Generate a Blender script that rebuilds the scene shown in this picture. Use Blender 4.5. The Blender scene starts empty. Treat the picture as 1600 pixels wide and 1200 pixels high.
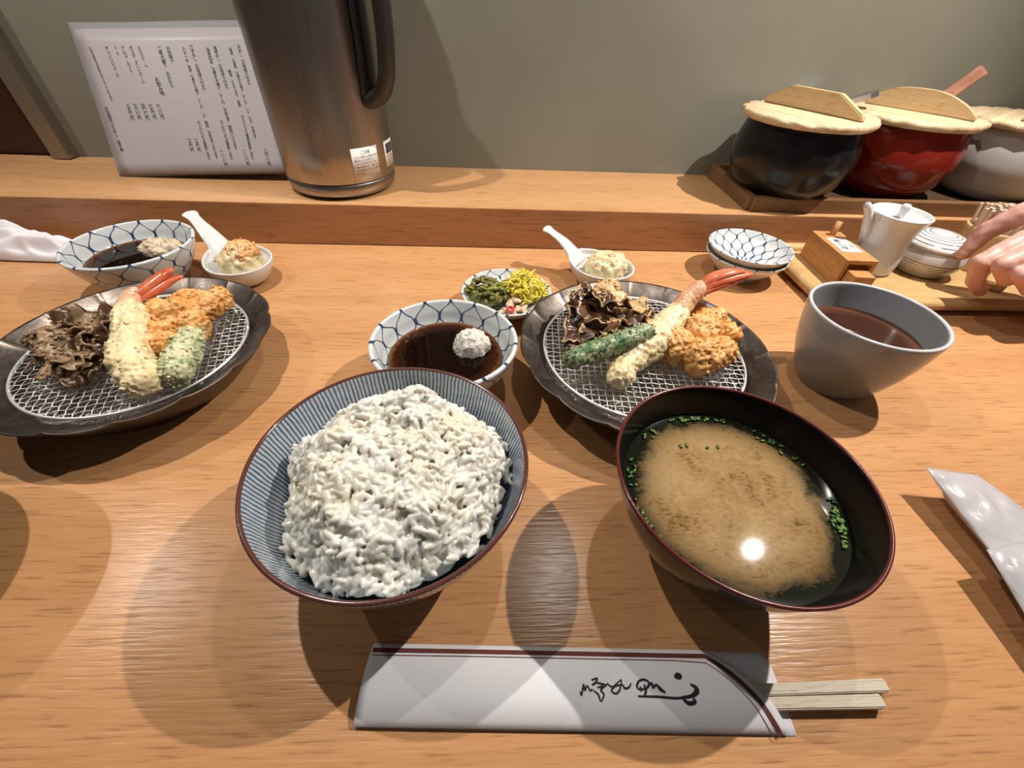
import bpy, bmesh, math, random
import numpy as np
from mathutils import Vector, Matrix, noise as mnoise
random.seed(7); rng = np.random.default_rng(7)
PI = math.pi
scene = bpy.context.scene
COL = scene.collection

# ------------------------------------------------------------------ camera
YAW, PITCH, ROLL = math.radians(-3.66), math.radians(43.25), math.radians(2.83)
cam_data = bpy.data.cameras.new('camera')
cam_data.sensor_width = 36.0
cam_data.lens = 655.0 / 1600.0 * 36.0
cam_data.clip_start = 0.01
cam = bpy.data.objects.new('camera', cam_data)
COL.objects.link(cam)
fwd = Vector((0, math.cos(PITCH), -math.sin(PITCH)))
up = Vector((0, math.sin(PITCH), math.cos(PITCH)))
rt = Vector((1, 0, 0))
r2 = rt * math.cos(ROLL) + up * math.sin(ROLL)
u2 = up * math.cos(ROLL) - rt * math.sin(ROLL)
RZ = Matrix.Rotation(YAW, 3, 'Z')
r2, u2, fwd = RZ @ r2, RZ @ u2, RZ @ fwd
M = Matrix.Identity(4)
for i in range(3):
    M[i][0], M[i][1], M[i][2] = r2[i], u2[i], -fwd[i]
M[2][3] = 0.24
cam.matrix_world = M
scene.camera = cam

# ------------------------------------------------------------------ world, lamps, exposure
world = bpy.data.worlds.new('room_air'); scene.world = world
world.use_nodes = True
world.node_tree.nodes['Background'].inputs[0].default_value = (0.95, 0.92, 0.90, 1)
world.node_tree.nodes['Background'].inputs[1].default_value = 0.05
LAMP_W = 18.0
for x, k, cone, aim in ((0.56, 1.95, 108, (0.30, 0.40)), (0.142, 0.26, 124, (0.142, 0.40)), (-0.296, 0.85, 120, (-0.26, 0.38)), (-0.734, 0.52, 124, (-0.70, 0.40)), (1.00, 0.15, 100, (0.90, 0.44))):
    ld = bpy.data.lights.new('counter_lamp', 'SPOT')
    ld.energy = LAMP_W * k; ld.color = (1.0, 0.94, 0.87)
    ld.spot_size = math.radians(cone); ld.spot_blend = 1.0; ld.shadow_soft_size = 0.006
    lo = bpy.data.objects.new('counter_lamp', ld); COL.objects.link(lo)
    lo.location = (x, 0.395, 0.72)
    lo.rotation_euler = (Vector((aim[0], aim[1], 0)) - lo.location).to_track_quat('-Z', 'Y').to_euler()
ld = bpy.data.lights.new('room_fill', 'AREA'); ld.shape = 'RECTANGLE'  # unseen cool fill light added behind the camera
ld.size, ld.size_y = 0.7, 0.5; ld.energy = 0.8; ld.color = (0.95, 0.97, 1.0)
lo = bpy.data.objects.new('room_fill', ld); COL.objects.link(lo)
lo.location = (0.5, -1.1, 1.35)
lo.rotation_euler = (Vector((0.2, 0.4, 0.0)) - lo.location).to_track_quat('-Z', 'Y').to_euler()
scene.view_settings.view_transform = 'Standard'
scene.view_settings.look = 'None'
scene.view_settings.exposure = 0.0
scene.view_settings.gamma = 1.0
scene.view_settings.use_curve_mapping = False

# ------------------------------------------------------------------ node helpers
class G:
    """a material with a small expression builder over Math nodes"""
    def __init__(self, name):
        self.m = bpy.data.materials.new(name); self.m.use_nodes = True
        self.nt = self.m.node_tree
        self.b = self.nt.nodes['Principled BSDF']
        self._tc = None
    def node(self, t, **kw):
        n = self.nt.nodes.new(t)
        for k, v in kw.items(): setattr(n, k, v)
        return n
    def link(self, a, b): self.nt.links.new(a, b)
    def put(self, sock, v):
        if hasattr(v, 'is_linked'): self.link(v, sock)
        else: sock.default_value = v
    def set(self, **kw):
        names = dict(color='Base Color', rough='Roughness', metal='Metallic', spec='Specular IOR Level', ior='IOR', trans='Transmission Weight',
                     coat='Coat Weight', coat_rough='Coat Roughness', alpha='Alpha', sss='Subsurface Weight', sss_scale='Subsurface Scale', normal='Normal', sheen='Sheen Weight')
        for k, v in kw.items():
            if isinstance(v, tuple) and len(v) == 3 and k == 'color': v = v + (1,)
            self.put(self.b.inputs[names[k]], v)
        return self
    def sss_radius(self, r): self.b.inputs['Subsurface Radius'].default_value = r
    def tc(self, which='Object'):
        if not self._tc: self._tc = self.node('ShaderNodeTexCoord')
        return self._tc.outputs[which]
    def math(self, op, *a):
        n = self.node('ShaderNodeMath', operation=op)
        for i, v in enumerate(a): self.put(n.inputs[i], v)
        return n.outputs[0]
    def xyz(self, v):
        n = self.node('ShaderNodeSeparateXYZ'); self.link(v, n.inputs[0]); return n.outputs
    def scaled(self, v, s, rot=(0, 0, 0), loc=(0, 0, 0)):
        n = self.node('ShaderNodeMapping'); self.link(v, n.inputs[0])
        n.inputs['Scale'].default_value = s; n.inputs['Rotation'].default_value = rot; n.inputs['Location'].default_value = loc
        return n.outputs[0]
    def noise(self, v, scale, detail=3.0, rough=0.55, dist=0.0, out=0):
        n = self.node('ShaderNodeTexNoise'); self.link(v, n.inputs['Vector'])
        n.inputs['Scale'].default_value = scale; n.inputs['Detail'].default_value = detail
        n.inputs['Roughness'].default_value = rough; n.inputs['Distortion'].default_value = dist
        return n.outputs[out]
    def voronoi(self, v, scale, feature='F1'):
        n = self.node('ShaderNodeTexVoronoi', feature=feature); self.link(v, n.inputs['Vector'])
        n.inputs['Scale'].default_value = scale
        return n.outputs[0]
    def ramp(self, f, stops, interp='LINEAR'):
        n = self.node('ShaderNodeValToRGB'); self.put(n.inputs[0], f)
        cr = n.color_ramp; cr.interpolation = interp
        while len(cr.elements) < len(stops): cr.elements.new(0.5)
        for e, (p, c) in zip(cr.elements, stops):
            e.position = p; e.color = (c if len(c) == 4 else tuple(c) + (1,)) if isinstance(c, tuple) else (c, c, c, 1)
        return n.outputs[0]
    def mix(self, f, a, b, blend='MIX'):
        n = self.node('ShaderNodeMix', data_type='RGBA', blend_type=blend)
        self.put(n.inputs[0], f)
        for s, v in ((n.inputs[6], a), (n.inputs[7], b)):
            if isinstance(v, tuple) and len(v) == 3: v = v + (1,)
            self.put(s, v)
        return n.outputs[2]
    def bump(self, h, strength=0.2, dist=0.001):
        n = self.node('ShaderNodeBump'); self.link(h, n.inputs['Height'])
        n.inputs['Strength'].default_value = strength; n.inputs['Distance'].default_value = dist
        return n.outputs[0]

MATS = {}
def plain(name, color, rough=0.4, **kw):
    g = G(name).set(color=color, rough=rough, **kw)
    MATS[name] = g.m; return g.m

def wood(name, dark, light, s=1.0, axis=0, rough=0.4, coat=0.0, bump=0.25, streak=1.0, coat_rough=0.1, spec=0.5):
    g = G(name); o = g.tc('Object')
    sc = [26.0 * s] * 3; sc[axis] = 1.6 * s
    sf = [520.0 * s] * 3; sf[axis] = 34.0 * s
    broad = g.noise(g.scaled(o, tuple(sc)), 1.0, 3, 0.6, 0.4)
    fine = g.noise(g.scaled(o, tuple(sf)), 1.0, 2, 0.6)
    f = g.math('ADD', g.math('MULTIPLY', broad, 0.62), g.math('MULTIPLY', fine, 0.38 * streak))
    c = g.ramp(f, [(0.28, dark), (0.66, light)])
    pores = g.ramp(fine, [(0.31, 0.70), (0.43, 1.0)])
    c = g.mix(1.0, c, pores, 'MULTIPLY')
    g.set(color=c, rough=rough, coat=coat, coat_rough=coat_rough, spec=spec, normal=g.bump(fine, bump, 0.0006))
    MATS[name] = g.m; return g.m

W_TABLE = wood('counter_wood', (0.45, 0.212, 0.085), (0.60, 0.318, 0.142), 1.0, 0, 0.25, 0.0, 0.32, spec=0.28)
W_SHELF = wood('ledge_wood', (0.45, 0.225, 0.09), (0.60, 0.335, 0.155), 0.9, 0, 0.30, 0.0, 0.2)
W_FACE_SHADED = wood('ledge_face_shaded', (0.30, 0.135, 0.055), (0.42, 0.20, 0.088), 0.9, 0, 0.32, 0.0, 0.2)  # ledge wood darkened: the shade on the front face put into its colour
W_TRAY = wood('oak_tray_wood', (0.12, 0.055, 0.022), (0.25, 0.125, 0.052), 2.2, 0, 0.35)
W_TRAYB = wood('tray_floor_wood', (0.06, 0.035, 0.02), (0.11, 0.065, 0.04), 2.2, 0, 0.35)
W_BAMBOO = wood('bamboo_tray_wood', (0.44, 0.26, 0.10), (0.62, 0.41, 0.19), 1.6, 0, 0.42)
W_LID = wood('pale_lid_wood', (0.36, 0.22, 0.10), (0.78, 0.62, 0.40), 2.4, 0, 0.55, bump=0.4)
W_BAR = wood('lid_bar_wood', (0.46, 0.30, 0.14), (0.66, 0.48, 0.27), 2.2, 0, 0.5)
W_BOX = wood('box_wood', (0.42, 0.19, 0.06), (0.58, 0.30, 0.11), 1.5, 1, 0.45)
W_STICK = wood('chopstick_wood', (0.55, 0.46, 0.33), (0.72, 0.63, 0.48), 2.0, 0, 0.55)
W_PICK = wood('toothpick_wood', (0.70, 0.48, 0.32), (0.86, 0.66, 0.50), 3.0, 2, 0.6)
W_CUP = wood('pale_cup_wood', (0.55, 0.35, 0.15), (0.70, 0.49, 0.25), 2.0, 2, 0.45)
W_PINK = wood('reddish_handle_wood', (0.42, 0.16, 0.11), (0.68, 0.40, 0.30), 2.5, 0, 0.5)

CHINA = plain('white_china', (0.66, 0.66, 0.65), 0.14, coat=0.2)
CHINA2 = plain('cream_china', (0.72, 0.71, 0.66), 0.15)
BLACKPL = plain('black_plastic', (0.018, 0.015, 0.014), 0.35)
INK = plain('black_ink', (0.012, 0.011, 0.012), 0.7)
MAROON = plain('maroon_print', (0.13, 0.035, 0.028), 0.6)
PAPER = plain('white_paper', (0.75, 0.74, 0.76), 0.6)
STICKER = plain('sticker_paper', (0.72, 0.68, 0.64), 0.5)
WHITEP = plain('menu_paper', (0.37, 0.335, 0.345), 0.45, coat=0.12, coat_rough=0.25)

def steel():
    g = G('brushed_steel'); o = g.tc('Object')
    n = g.noise(g.scaled(o, (600, 600, 6)), 1.0, 2)
    g.set(color=g.ramp(n, [(0.3, (0.33, 0.295, 0.27)), (0.7, (0.42, 0.38, 0.35))]), metal=1.0, rough=0.34, normal=g.bump(n, 0.05, 0.0004))
    g.b.inputs['Anisotropic'].default_value = 0.4
    return g.m
STEEL = steel()
WIRE = plain('bright_wire', (0.86, 0.84, 0.81), 0.36, metal=0.75)
LADLE = plain('ladle_steel', (0.62, 0.62, 0.64), 0.35, metal=1.0)

def pewter():
    g = G('dark_pewter'); o = g.tc('Object')
    n = g.noise(o, 60, 4, 0.65, 0.5); m = g.noise(o, 700, 3)
    c = g.ramp(n, [(0.3, (0.065, 0.050, 0.042)), (0.7, (0.17, 0.14, 0.12))])
    g.set(color=c, metal=0.9, rough=g.ramp(m, [(0.3, 0.30), (0.7, 0.46)]), normal=g.bump(m, 0.1, 0.0005))
    return g.m
PEWTER = pewter()
def hammered():
    g = G('hammered_metal'); o = g.tc('Object')
    v = g.voronoi(g.mix(0.25, o, g.noise(o, 40, 3, out=1)), 210, 'SMOOTH_F1')
    n = g.noise(o, 90, 3, 0.6, 1.0)
    h = g.math('ADD', v, g.math('MULTIPLY', n, 1.2))
    g.set(color=(0.46, 0.41, 0.37), metal=1.0, rough=0.18, normal=g.bump(h, 0.7, 0.003))
    return g.m
HAMMER = hammered()

def fishnet(name, N, period, base=(0.62, 0.645, 0.645), line=(0.025, 0.045, 0.12), width=0.0009, shift=0.0, inside=False):
    """hand-drawn blue net on glaze; U = turn, V = metres from the rim along the wall"""
    g = G(name); uv = g.tc('UV'); o = g.tc('Object')
    wob = g.noise(o, 45, 2)
    u, v, _ = g.xyz(uv)
    v = g.math('ADD', v, g.math('MULTIPLY', g.math('SUBTRACT', wob, 0.5), 0.006))
    uu = g.math('ADD', g.math('MULTIPLY', u, N), shift)
    uu = g.math('ADD', uu, g.math('MULTIPLY', g.math('SUBTRACT', wob, 0.5), 0.35))
    fr = g.math('ABSOLUTE', g.math('SUBTRACT', g.math('FRACT', uu), 0.5))
    c = g.math('COSINE', g.math('MULTIPLY', v, 2 * PI / period))
    c3 = g.math('SUBTRACT', g.math('MULTIPLY', c, 1.15), g.math('MULTIPLY', g.math('POWER', g.math('ABSOLUTE', c), 3.0), g.math('MULTIPLY', g.math('SIGN', c), 0.15)))
    w = g.math('ADD', 0.25, g.math('MULTIPLY', c3, 0.25))
    d = g.math('ABSOLUTE', g.math('SUBTRACT', fr, w))
    x, y, z = g.xyz(o)
    r = g.math('SQRT', g.math('ADD', g.math('MULTIPLY', x, x), g.math('MULTIPLY', y, y)))
    dm = g.math('MULTIPLY', d, g.math('MULTIPLY', r, 2 * PI / N))
    edge = g.math('SUBTRACT', 1.0, g.math('ABSOLUTE', c))          # thicker at the knots
    wd = g.math('ADD', width * 0.5, g.math('MULTIPLY', g.math('POWER', g.math('SUBTRACT', 1.0, edge), 6.0), width * 0.7))
    k = g.math('DIVIDE', g.math('SUBTRACT', dm, wd), width * 0.45)
    f = g.math('SUBTRACT', 1.0, g.math('MINIMUM', g.math('MAXIMUM', k, 0.0), 1.0))
    if inside:                                                     # the outside of these dishes is plain
        nz = g.xyz(g.tc('Normal'))[2]
        f = g.math('MULTIPLY', f, g.math('GREATER_THAN', nz, 0.05))
    g.set(color=g.mix(f, base, line), rough=0.10, coat=0.3)
    return g.m
NET_BIG = fishnet('net_glaze_bowl', 15, 0.028)
NET_SMALL = fishnet('net_glaze_dish', 14, 0.022, width=0.0008, inside=True)

def stripes():
    g = G('striped_glaze'); uv = g.tc('UV'); o = g.tc('Object')
    u, v, _ = g.xyz(uv)
    wob = g.noise(o, 55, 2)
    uu = g.math('ADD', g.math('MULTIPLY', u, 172), g.math('MULTIPLY', wob, 1.1))
    fr = g.math('ABSOLUTE', g.math('SUBTRACT', g.math('FRACT', uu), 0.5))
    f = g.ramp(g.math('ADD', fr, g.math('MULTIPLY', g.noise(o, 300, 2), 0.12)), [(0.20, 1.0), (0.32, 0.0)])
    c = g.mix(f, (0.42, 0.47, 0.50), (0.045, 0.075, 0.15))
    rim = g.math('LESS_THAN', g.math('ABSOLUTE', v), 0.0016)
    c = g.mix(rim, c, (0.10, 0.035, 0.028))
    g.set(color=c, rough=0.14, coat=0.3)
    return g.m
STRIPE = stripes()
def lacquer():
    g = G('black_lacquer'); uv = g.tc('UV'); u, v, _ = g.xyz(uv)
    rim = g.math('LESS_THAN', g.math('ABSOLUTE', v), 0.0016)
    g.set(color=g.mix(rim, (0.006, 0.005, 0.005), (0.11, 0.022, 0.020)), rough=0.16, spec=0.28)
    return g.m
LACQUER = lacquer()
def cup_glaze():
    g = G('grey_cup_glaze'); uv = g.tc('UV'); o = g.tc('Object'); u, v, _ = g.xyz(uv); x, y, z = g.xyz(o)
    fr = g.math('ABSOLUTE', g.math('SUBTRACT', g.math('FRACT', g.math('MULTIPLY', u, 120)), 0.5))
    ln = g.ramp(fr, [(0.16, 1.0), (0.30, 0.0)])
    out = g.math('MULTIPLY', g.math('GREATER_THAN', v, 0.004), g.math('LESS_THAN', z, 0.05))
    band = g.math('LESS_THAN', z, 0.055)
    f = g.math('MULTIPLY', g.math('MULTIPLY', ln, out), g.ramp(z, [(0.012, 0.9), (0.05, 0.25)]))
    c = g.mix(f, (0.30, 0.305, 0.32), (0.13, 0.125, 0.115))
    c = g.mix(g.math('LESS_THAN', g.math('ABSOLUTE', v), 0.0022), c, (0.55, 0.55, 0.56))
    g.set(color=c, rough=0.2, coat=0.2, normal=g.bump(g.math('MULTIPLY', ln, out), 0.25, 0.0006))
    return g.m
CUPG = cup_glaze()
def ringed(name, lines, axis, base=(0.66, 0.65, 0.64), line=(0.14, 0.06, 0.05), w=0.0005):
    g = G(name); o = g.tc('Object'); x, y, z = g.xyz(o)
    t = z if axis == 'z' else g.math('SQRT', g.math('ADD', g.math('MULTIPLY', x, x), g.math('MULTIPLY', y, y)))
    f = None
    for L in lines:
        a = g.math('LESS_THAN', g.math('ABSOLUTE', g.math('SUBTRACT', t, L)), w)
        f = a if f is None else g.math('MAXIMUM', f, a)
    g.set(color=g.mix(f, base, line), rough=0.13, coat=0.3)
    return g.m

def batter(name, a, b, sc=160.0, rough=0.42, sss=0.25, bmp=0.28):
    g = G(name); o = g.tc('Object')
    n = g.noise(o, sc, 4, 0.6, 0.6); m = g.noise(o, sc * 6, 3)
    g.set(color=g.ramp(n, [(0.33, a), (0.66, b)]), rough=rough, sss=sss, sss_scale=0.004, normal=g.bump(g.math('ADD', n, g.math('MULTIPLY', m, 0.5)), bmp, 0.0012), coat=0.15, coat_rough=0.2)
    g.sss_radius((1.0, 0.5, 0.25))
    return g.m
B_SHRIMP = batter('pale_batter', (0.74, 0.57, 0.30), (0.82, 0.70, 0.44), 90, 0.5, 0.3, 0.22)
B_GOLD = batter('golden_batter', (0.62, 0.25, 0.045), (0.78, 0.46, 0.17), 110, 0.55, 0.2, 0.3)
B_BROWN = batter('brown_mushroom', (0.045, 0.018, 0.010), (0.15, 0.07, 0.035), 90, 0.33, 0.1)
B_TAUPE = batter('taupe_mushroom', (0.10, 0.055, 0.03), (0.42, 0.27, 0.14), 90, 0.4, 0.1)
B_TAN = batter('tan_batter', (0.52, 0.30, 0.12), (0.72, 0.52, 0.28), 110)
TAILM = batter('shrimp_shell', (0.50, 0.085, 0.03), (0.66, 0.20, 0.10), 60, 0.2, 0.2, 0.15)
FLESH = batter('shrimp_flesh', (0.62, 0.28, 0.15), (0.76, 0.50, 0.32), 80, 0.25, 0.3, 0.2)
def greeny(name, dark, pale, lo=0.46, hi=0.62):
    g = G(name); o = g.tc('Object')
    n = g.noise(o, 130, 4, 0.62, 0.8); m = g.noise(o, 900, 2)
    g.set(color=g.ramp(n, [(lo - 0.14, dark), (lo, tuple(0.5 * (p + q) for p, q in zip(dark, pale))), (hi, pale)]), rough=0.35, sss=0.15, sss_scale=0.003, normal=g.bump(g.math('ADD', n, g.math('MULTIPLY', m, 0.3)), 0.5, 0.001), coat=0.2)
    return g.m
BEANM = greeny('green_bean_batter', (0.045, 0.125, 0.04), (0.46, 0.46, 0.27), 0.54, 0.74)
SHISHI = greeny('green_pepper_batter', (0.05, 0.16, 0.025), (0.66, 0.64, 0.40), 0.40, 0.56)
POTATO = batter('potato_mash', (0.66, 0.50, 0.24), (0.80, 0.70, 0.46), 90, 0.5, 0.3)
CRUMBED = batter('crumbed_mash', (0.66, 0.26, 0.07), (0.78, 0.56, 0.28), 70, 0.5, 0.25)
RADISH = batter('grated_radish', (0.70, 0.62, 0.52), (0.80, 0.77, 0.72), 300, 0.3, 0.4, 0.8)
RADISHB = batter('soaked_radish', (0.55, 0.40, 0.25), (0.72, 0.62, 0.48), 200, 0.3, 0.4, 0.8)
YELLOW = batter('yellow_pickle', (0.68, 0.52, 0.03), (0.80, 0.68, 0.10), 80, 0.3, 0.2, 0.1)
OLIVE = batter('olive_pickle', (0.05, 0.055, 0.01), (0.26, 0.24, 0.04), 160, 0.28, 0.1, 0.3)
PALEPK = batter('pale_pickle', (0.55, 0.36, 0.23), (0.70, 0.54, 0.39), 80, 0.22, 0.4, 0.2)
REDPK = plain('red_chilli', (0.50, 0.05, 0.04), 0.25)
CHIVE = batter('chive_green', (0.02, 0.075, 0.008), (0.11, 0.23, 0.03), 500, 0.35, 0.1, 0.1)
def rice_mat():
    g = G('cooked_rice'); o = g.tc('Object'); n = g.noise(o, 60, 3)
    g.set(color=g.ramp(n, [(0.3, (0.72, 0.66, 0.52)), (0.60, (0.77, 0.745, 0.685))]), rough=0.28, sss=0.6, sss_scale=0.004, coat=0.2, coat_rough=0.12)
    g.sss_radius((1.0, 0.85, 0.6))
    return g.m
RICEM = rice_mat()
def skin():
    g = G('skin'); o = g.tc('Object'); n = g.noise(o, 60, 4, 0.6); m = g.noise(o, 900, 3)
    g.set(color=g.ramp(n, [(0.3, (0.58, 0.30, 0.245)), (0.7, (0.69, 0.41, 0.345))]), rough=0.45, sss=0.2, sss_scale=0.006, normal=g.bump(m, 0.25, 0.0005))
    return g.m
SKIN = skin()
def soup_mat():
    g = G('miso_soup'); o = g.tc('Object'); x, y, z = g.xyz(o)
    r = g.math('SQRT', g.math('ADD', g.math('MULTIPLY', x, x), g.math('MULTIPLY', y, y)))
    big = g.noise(o, 38, 4, 0.6, 0.8); fine = g.noise(g.scaled(o, (1, 2.0, 1)), 320, 4, 0.7, 0.6)
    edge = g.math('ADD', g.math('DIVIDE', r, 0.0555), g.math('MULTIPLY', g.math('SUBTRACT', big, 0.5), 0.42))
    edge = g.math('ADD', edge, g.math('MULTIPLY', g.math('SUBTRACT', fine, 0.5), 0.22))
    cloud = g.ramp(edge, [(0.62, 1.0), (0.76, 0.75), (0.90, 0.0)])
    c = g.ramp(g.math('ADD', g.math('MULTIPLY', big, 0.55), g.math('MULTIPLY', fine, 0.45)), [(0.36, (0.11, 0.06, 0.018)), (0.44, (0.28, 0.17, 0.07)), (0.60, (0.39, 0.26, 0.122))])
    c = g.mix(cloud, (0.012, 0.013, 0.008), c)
    g.set(color=c, rough=0.035, spec=0.45)
    return g.m
SOUPM = soup_mat()
def tea_mat():
    g = G('brown_tea'); o = g.tc('Object'); x, y, z = g.xyz(o)
    r = g.math('SQRT', g.math('ADD', g.math('MULTIPLY', x, x), g.math('MULTIPLY', y, y)))
    g.set(color=g.ramp(g.math('DIVIDE', r, 0.0415), [(0.72, (0.045, 0.015, 0.008)), (1.0, (0.12, 0.05, 0.028))]), rough=0.03, spec=0.5)
    return g.m
TEAM = tea_mat()
def sauce_mat():
    g = G('dark_dipping_sauce'); o = g.tc('Object'); x, y, z = g.xyz(o)
    r = g.math('SQRT', g.math('ADD', g.math('MULTIPLY', x, x), g.math('MULTIPLY', y, y)))
    n = g.noise(o, 260, 3, 0.6)
    e = g.math('ADD', g.math('DIVIDE', r, 0.0428), g.math('MULTIPLY', g.math('SUBTRACT', n, 0.5), 0.12))
    spk = g.ramp(g.noise(o, 1100, 2), [(0.70, 0.0), (0.78, 0.6)])
    g.set(color=g.mix(spk, g.ramp(e, [(0.72, (0.006, 0.002, 0.001)), (0.93, (0.035, 0.010, 0.004)), (1.0, (0.14, 0.06, 0.025))]), (0.20, 0.11, 0.07)), rough=0.05, spec=0.12, normal=g.bump(g.ramp(n, [(0.62, 0.0), (0.72, 1.0)]), 0.35, 0.0006))
    return g.m
SAUCEM = sauce_mat()
def wall_mat():
    g = G('grey_green_wall'); o = g.tc('Object'); n = g.noise(o, 4, 3); m = g.noise(o, 900, 2)
    g.set(color=g.ramp(n, [(0.3, (0.185, 0.178, 0.142)), (0.7, (0.23, 0.222, 0.18))]), rough=0.33, spec=0.4, normal=g.bump(m, 0.06, 0.0004))
    return g.m
WALLM = wall_mat()
BROWNW = plain('dark_brown_panel', (0.035, 0.012, 0.008), 0.35)
POSTM = plain('dull_metal_trim', (0.30, 0.26, 0.21), 0.28, metal=0.7)
def film_mat():
    g = G('clear_film'); g.set(color=(0.85, 0.84, 0.86), rough=0.22, trans=0.75, ior=1.2)
    return g.m
FILM = film_mat()
def wrap_mat():
    g = G('milky_wrapper'); o = g.tc('Object'); n = g.noise(g.scaled(o, (60, 18, 60), (0, 0, 0.5)), 1.0, 4, 0.6, 1.5)
    g.set(color=(0.62, 0.59, 0.61), rough=0.24, trans=0.25, ior=1.3, coat=0.5, coat_rough=0.1, normal=g.bump(n, 0.22, 0.003))
    return g.m
WRAP = wrap_mat()
def cloth_mat():
    g = G('white_towel'); o = g.tc('Object'); n = g.noise(o, 1200, 2)
    g.set(color=(0.74, 0.71, 0.74), rough=0.75, sheen=0.2, normal=g.bump(n, 0.3, 0.0005))
    return g.m
CLOTH = cloth_mat()
def pot_glaze(name, c, rough=0.16):
    g = G(name); o = g.tc('Object'); n = g.noise(o, 40, 3)
    g.set(color=g.mix(n, c, tuple(0.75 * k for k in c)), rough=rough, spec=0.3, coat=0.05, normal=g.bump(g.noise(o, 25, 2), 0.06, 0.004))
    return g.m
POT_BLACK = pot_glaze('black_pot_glaze', (0.010, 0.009, 0.009), 0.24)
POT_RED = pot_glaze('red_pot_glaze', (0.20, 0.017, 0.008), 0.16)
POT_WHITE = pot_glaze('white_pot_glaze', (0.46, 0.43, 0.40), 0.2)

# ------------------------------------------------------------------ object helpers
def link(o, parent=None):
    COL.objects.link(o)
    if parent is not None: o.parent = parent
    return o
def mesh(name, verts, faces, mat, parent=None, smooth=True, uvs=None, mats=None, fmat=None):
    me = bpy.data.meshes.new(name)
    me.from_pydata([tuple(map(float, v)) for v in verts], [], faces)
    if uvs is not None:
        uvl = me.uv_layers.new(name='UVMap')
        flat = []
        for p in me.polygons:
            for li in p.loop_indices:
                flat += list(uvs(p.index, me.loops[li].vertex_index, li - p.loop_start))
        uvl.data.foreach_set('uv', flat)
    for m in (mats or [mat]): me.materials.append(m)
    if fmat: me.polygons.foreach_set('material_index', fmat)
    if smooth: me.polygons.foreach_set('use_smooth', [True] * len(me.polygons))
    me.update()
    return link(bpy.data.objects.new(name, me), parent)
def finish(bm, name, mat, parent=None, smooth=False):
    bmesh.ops.recalc_face_normals(bm, faces=bm.faces[:])
    me = bpy.data.meshes.new(name); bm.to_mesh(me); bm.free()
    me.materials.append(mat)
    if smooth: me.polygons.foreach_set('use_smooth', [True] * len(me.polygons))
    return link(bpy.data.objects.new(name, me), parent)
def tag(o, label, cat, group=None):
    o['label'] = label; o['category'] = cat
    if group: o['group'] = group
    return o
def thing(name, loc, label, cat, rz=0.0, group=None):
    o = bpy.data.objects.new(name, None); o.empty_display_size = 0.01
    link(o); o.location = loc; o.rotation_euler = (0, 0, rz)
    return tag(o, label, cat, group)
def structure(o): o['kind'] = 'structure'; return o
def stuff(o): o['kind'] = 'stuff'; return o

def add_box(bm, c, s, bev=0.0, rz=0.0):
    mat = Matrix.Translation(c) @ Matrix.Rotation(rz, 4, 'Z') @ Matrix.Diagonal((s[0], s[1], s[2], 1))
    r = bmesh.ops.create_cube(bm, size=1.0, matrix=mat)
    if bev > 0:
        vs = set(r['verts']); es = [e for e in bm.edges if e.verts[0] in vs and e.verts[1] in vs]
        bmesh.ops.bevel(bm, geom=es, offset=bev, segments=2, affect='EDGES', profile=0.6)
def box(name, c, s, mat, parent=None, bev=0.001, rz=0.0):
    bm = bmesh.new(); add_box(bm, c, s, bev, rz); return finish(bm, name, mat, parent)

def spline(pts, n):
    """Catmull-Rom through 2-D or 3-D control points"""
    P = [np.array(p, float) for p in pts]; P = [2 * P[0] - P[1]] + P + [2 * P[-1] - P[-2]]
    out = []
    for i in range(1, len(P) - 2):
        for k in range(n):
            t = k / n; a, b, c, d = P[i - 1:i + 3]
            out.append(0.5 * ((2 * b) + (c - a) * t + (2 * a - 5 * b + 4 * c - d) * t * t + (3 * b - a - 3 * c + d) * t ** 3))
    out.append(P[-2]); return out

def lathe_data(prof, seg, rim=None):
    prof = [(max(0.0, float(p[0])), float(p[1])) for p in prof]
    arc = [0.0]
    for a, b in zip(prof, prof[1:]): arc.append(arc[-1] + math.hypot(a[0] - b[0], a[1] - b[1]))
    off = arc[rim] if rim is not None else 0.0
    verts, idx, vv = [], [], []
    for (r, z), s in zip(prof, arc):
        if r < 1e-6:
            idx.append([len(verts)]); verts.append((0, 0, z)); vv.append(abs(s - off))
        else:
            idx.append(list(range(len(verts), len(verts) + seg)))
            for k in range(seg):
                a = 2 * PI * k / seg; verts.append((r * math.cos(a), r * math.sin(a), z)); vv.append(abs(s - off))
    faces, fu = [], []
    for i in range(len(prof) - 1):
        A, B = idx[i], idx[i + 1]
        if len(A) == 1 and len(B) == 1: continue
        for k in range(seg):
            k2 = (k + 1) % seg; u0, u1 = k / seg, (k + 1) / seg
            if len(A) == 1: faces.append((A[0], B[k2], B[k])); fu.append(((u0 + u1) / 2, u1, u0))
            elif len(B) == 1: faces.append((A[k], A[k2], B[0])); fu.append((u0, u1, (u0 + u1) / 2))
            else: faces.append((A[k], A[k2], B[k2], B[k])); fu.append((u0, u1, u1, u0))
    return verts, faces, vv, fu
def lathe(name, prof, mat, parent=None, seg=96, rim=None):
    verts, faces, vv, fu = lathe_data(prof, seg, rim)
    return mesh(name, verts, faces, mat, parent, True, lambda f, v, c: (fu[f][c], vv[v]))
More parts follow.
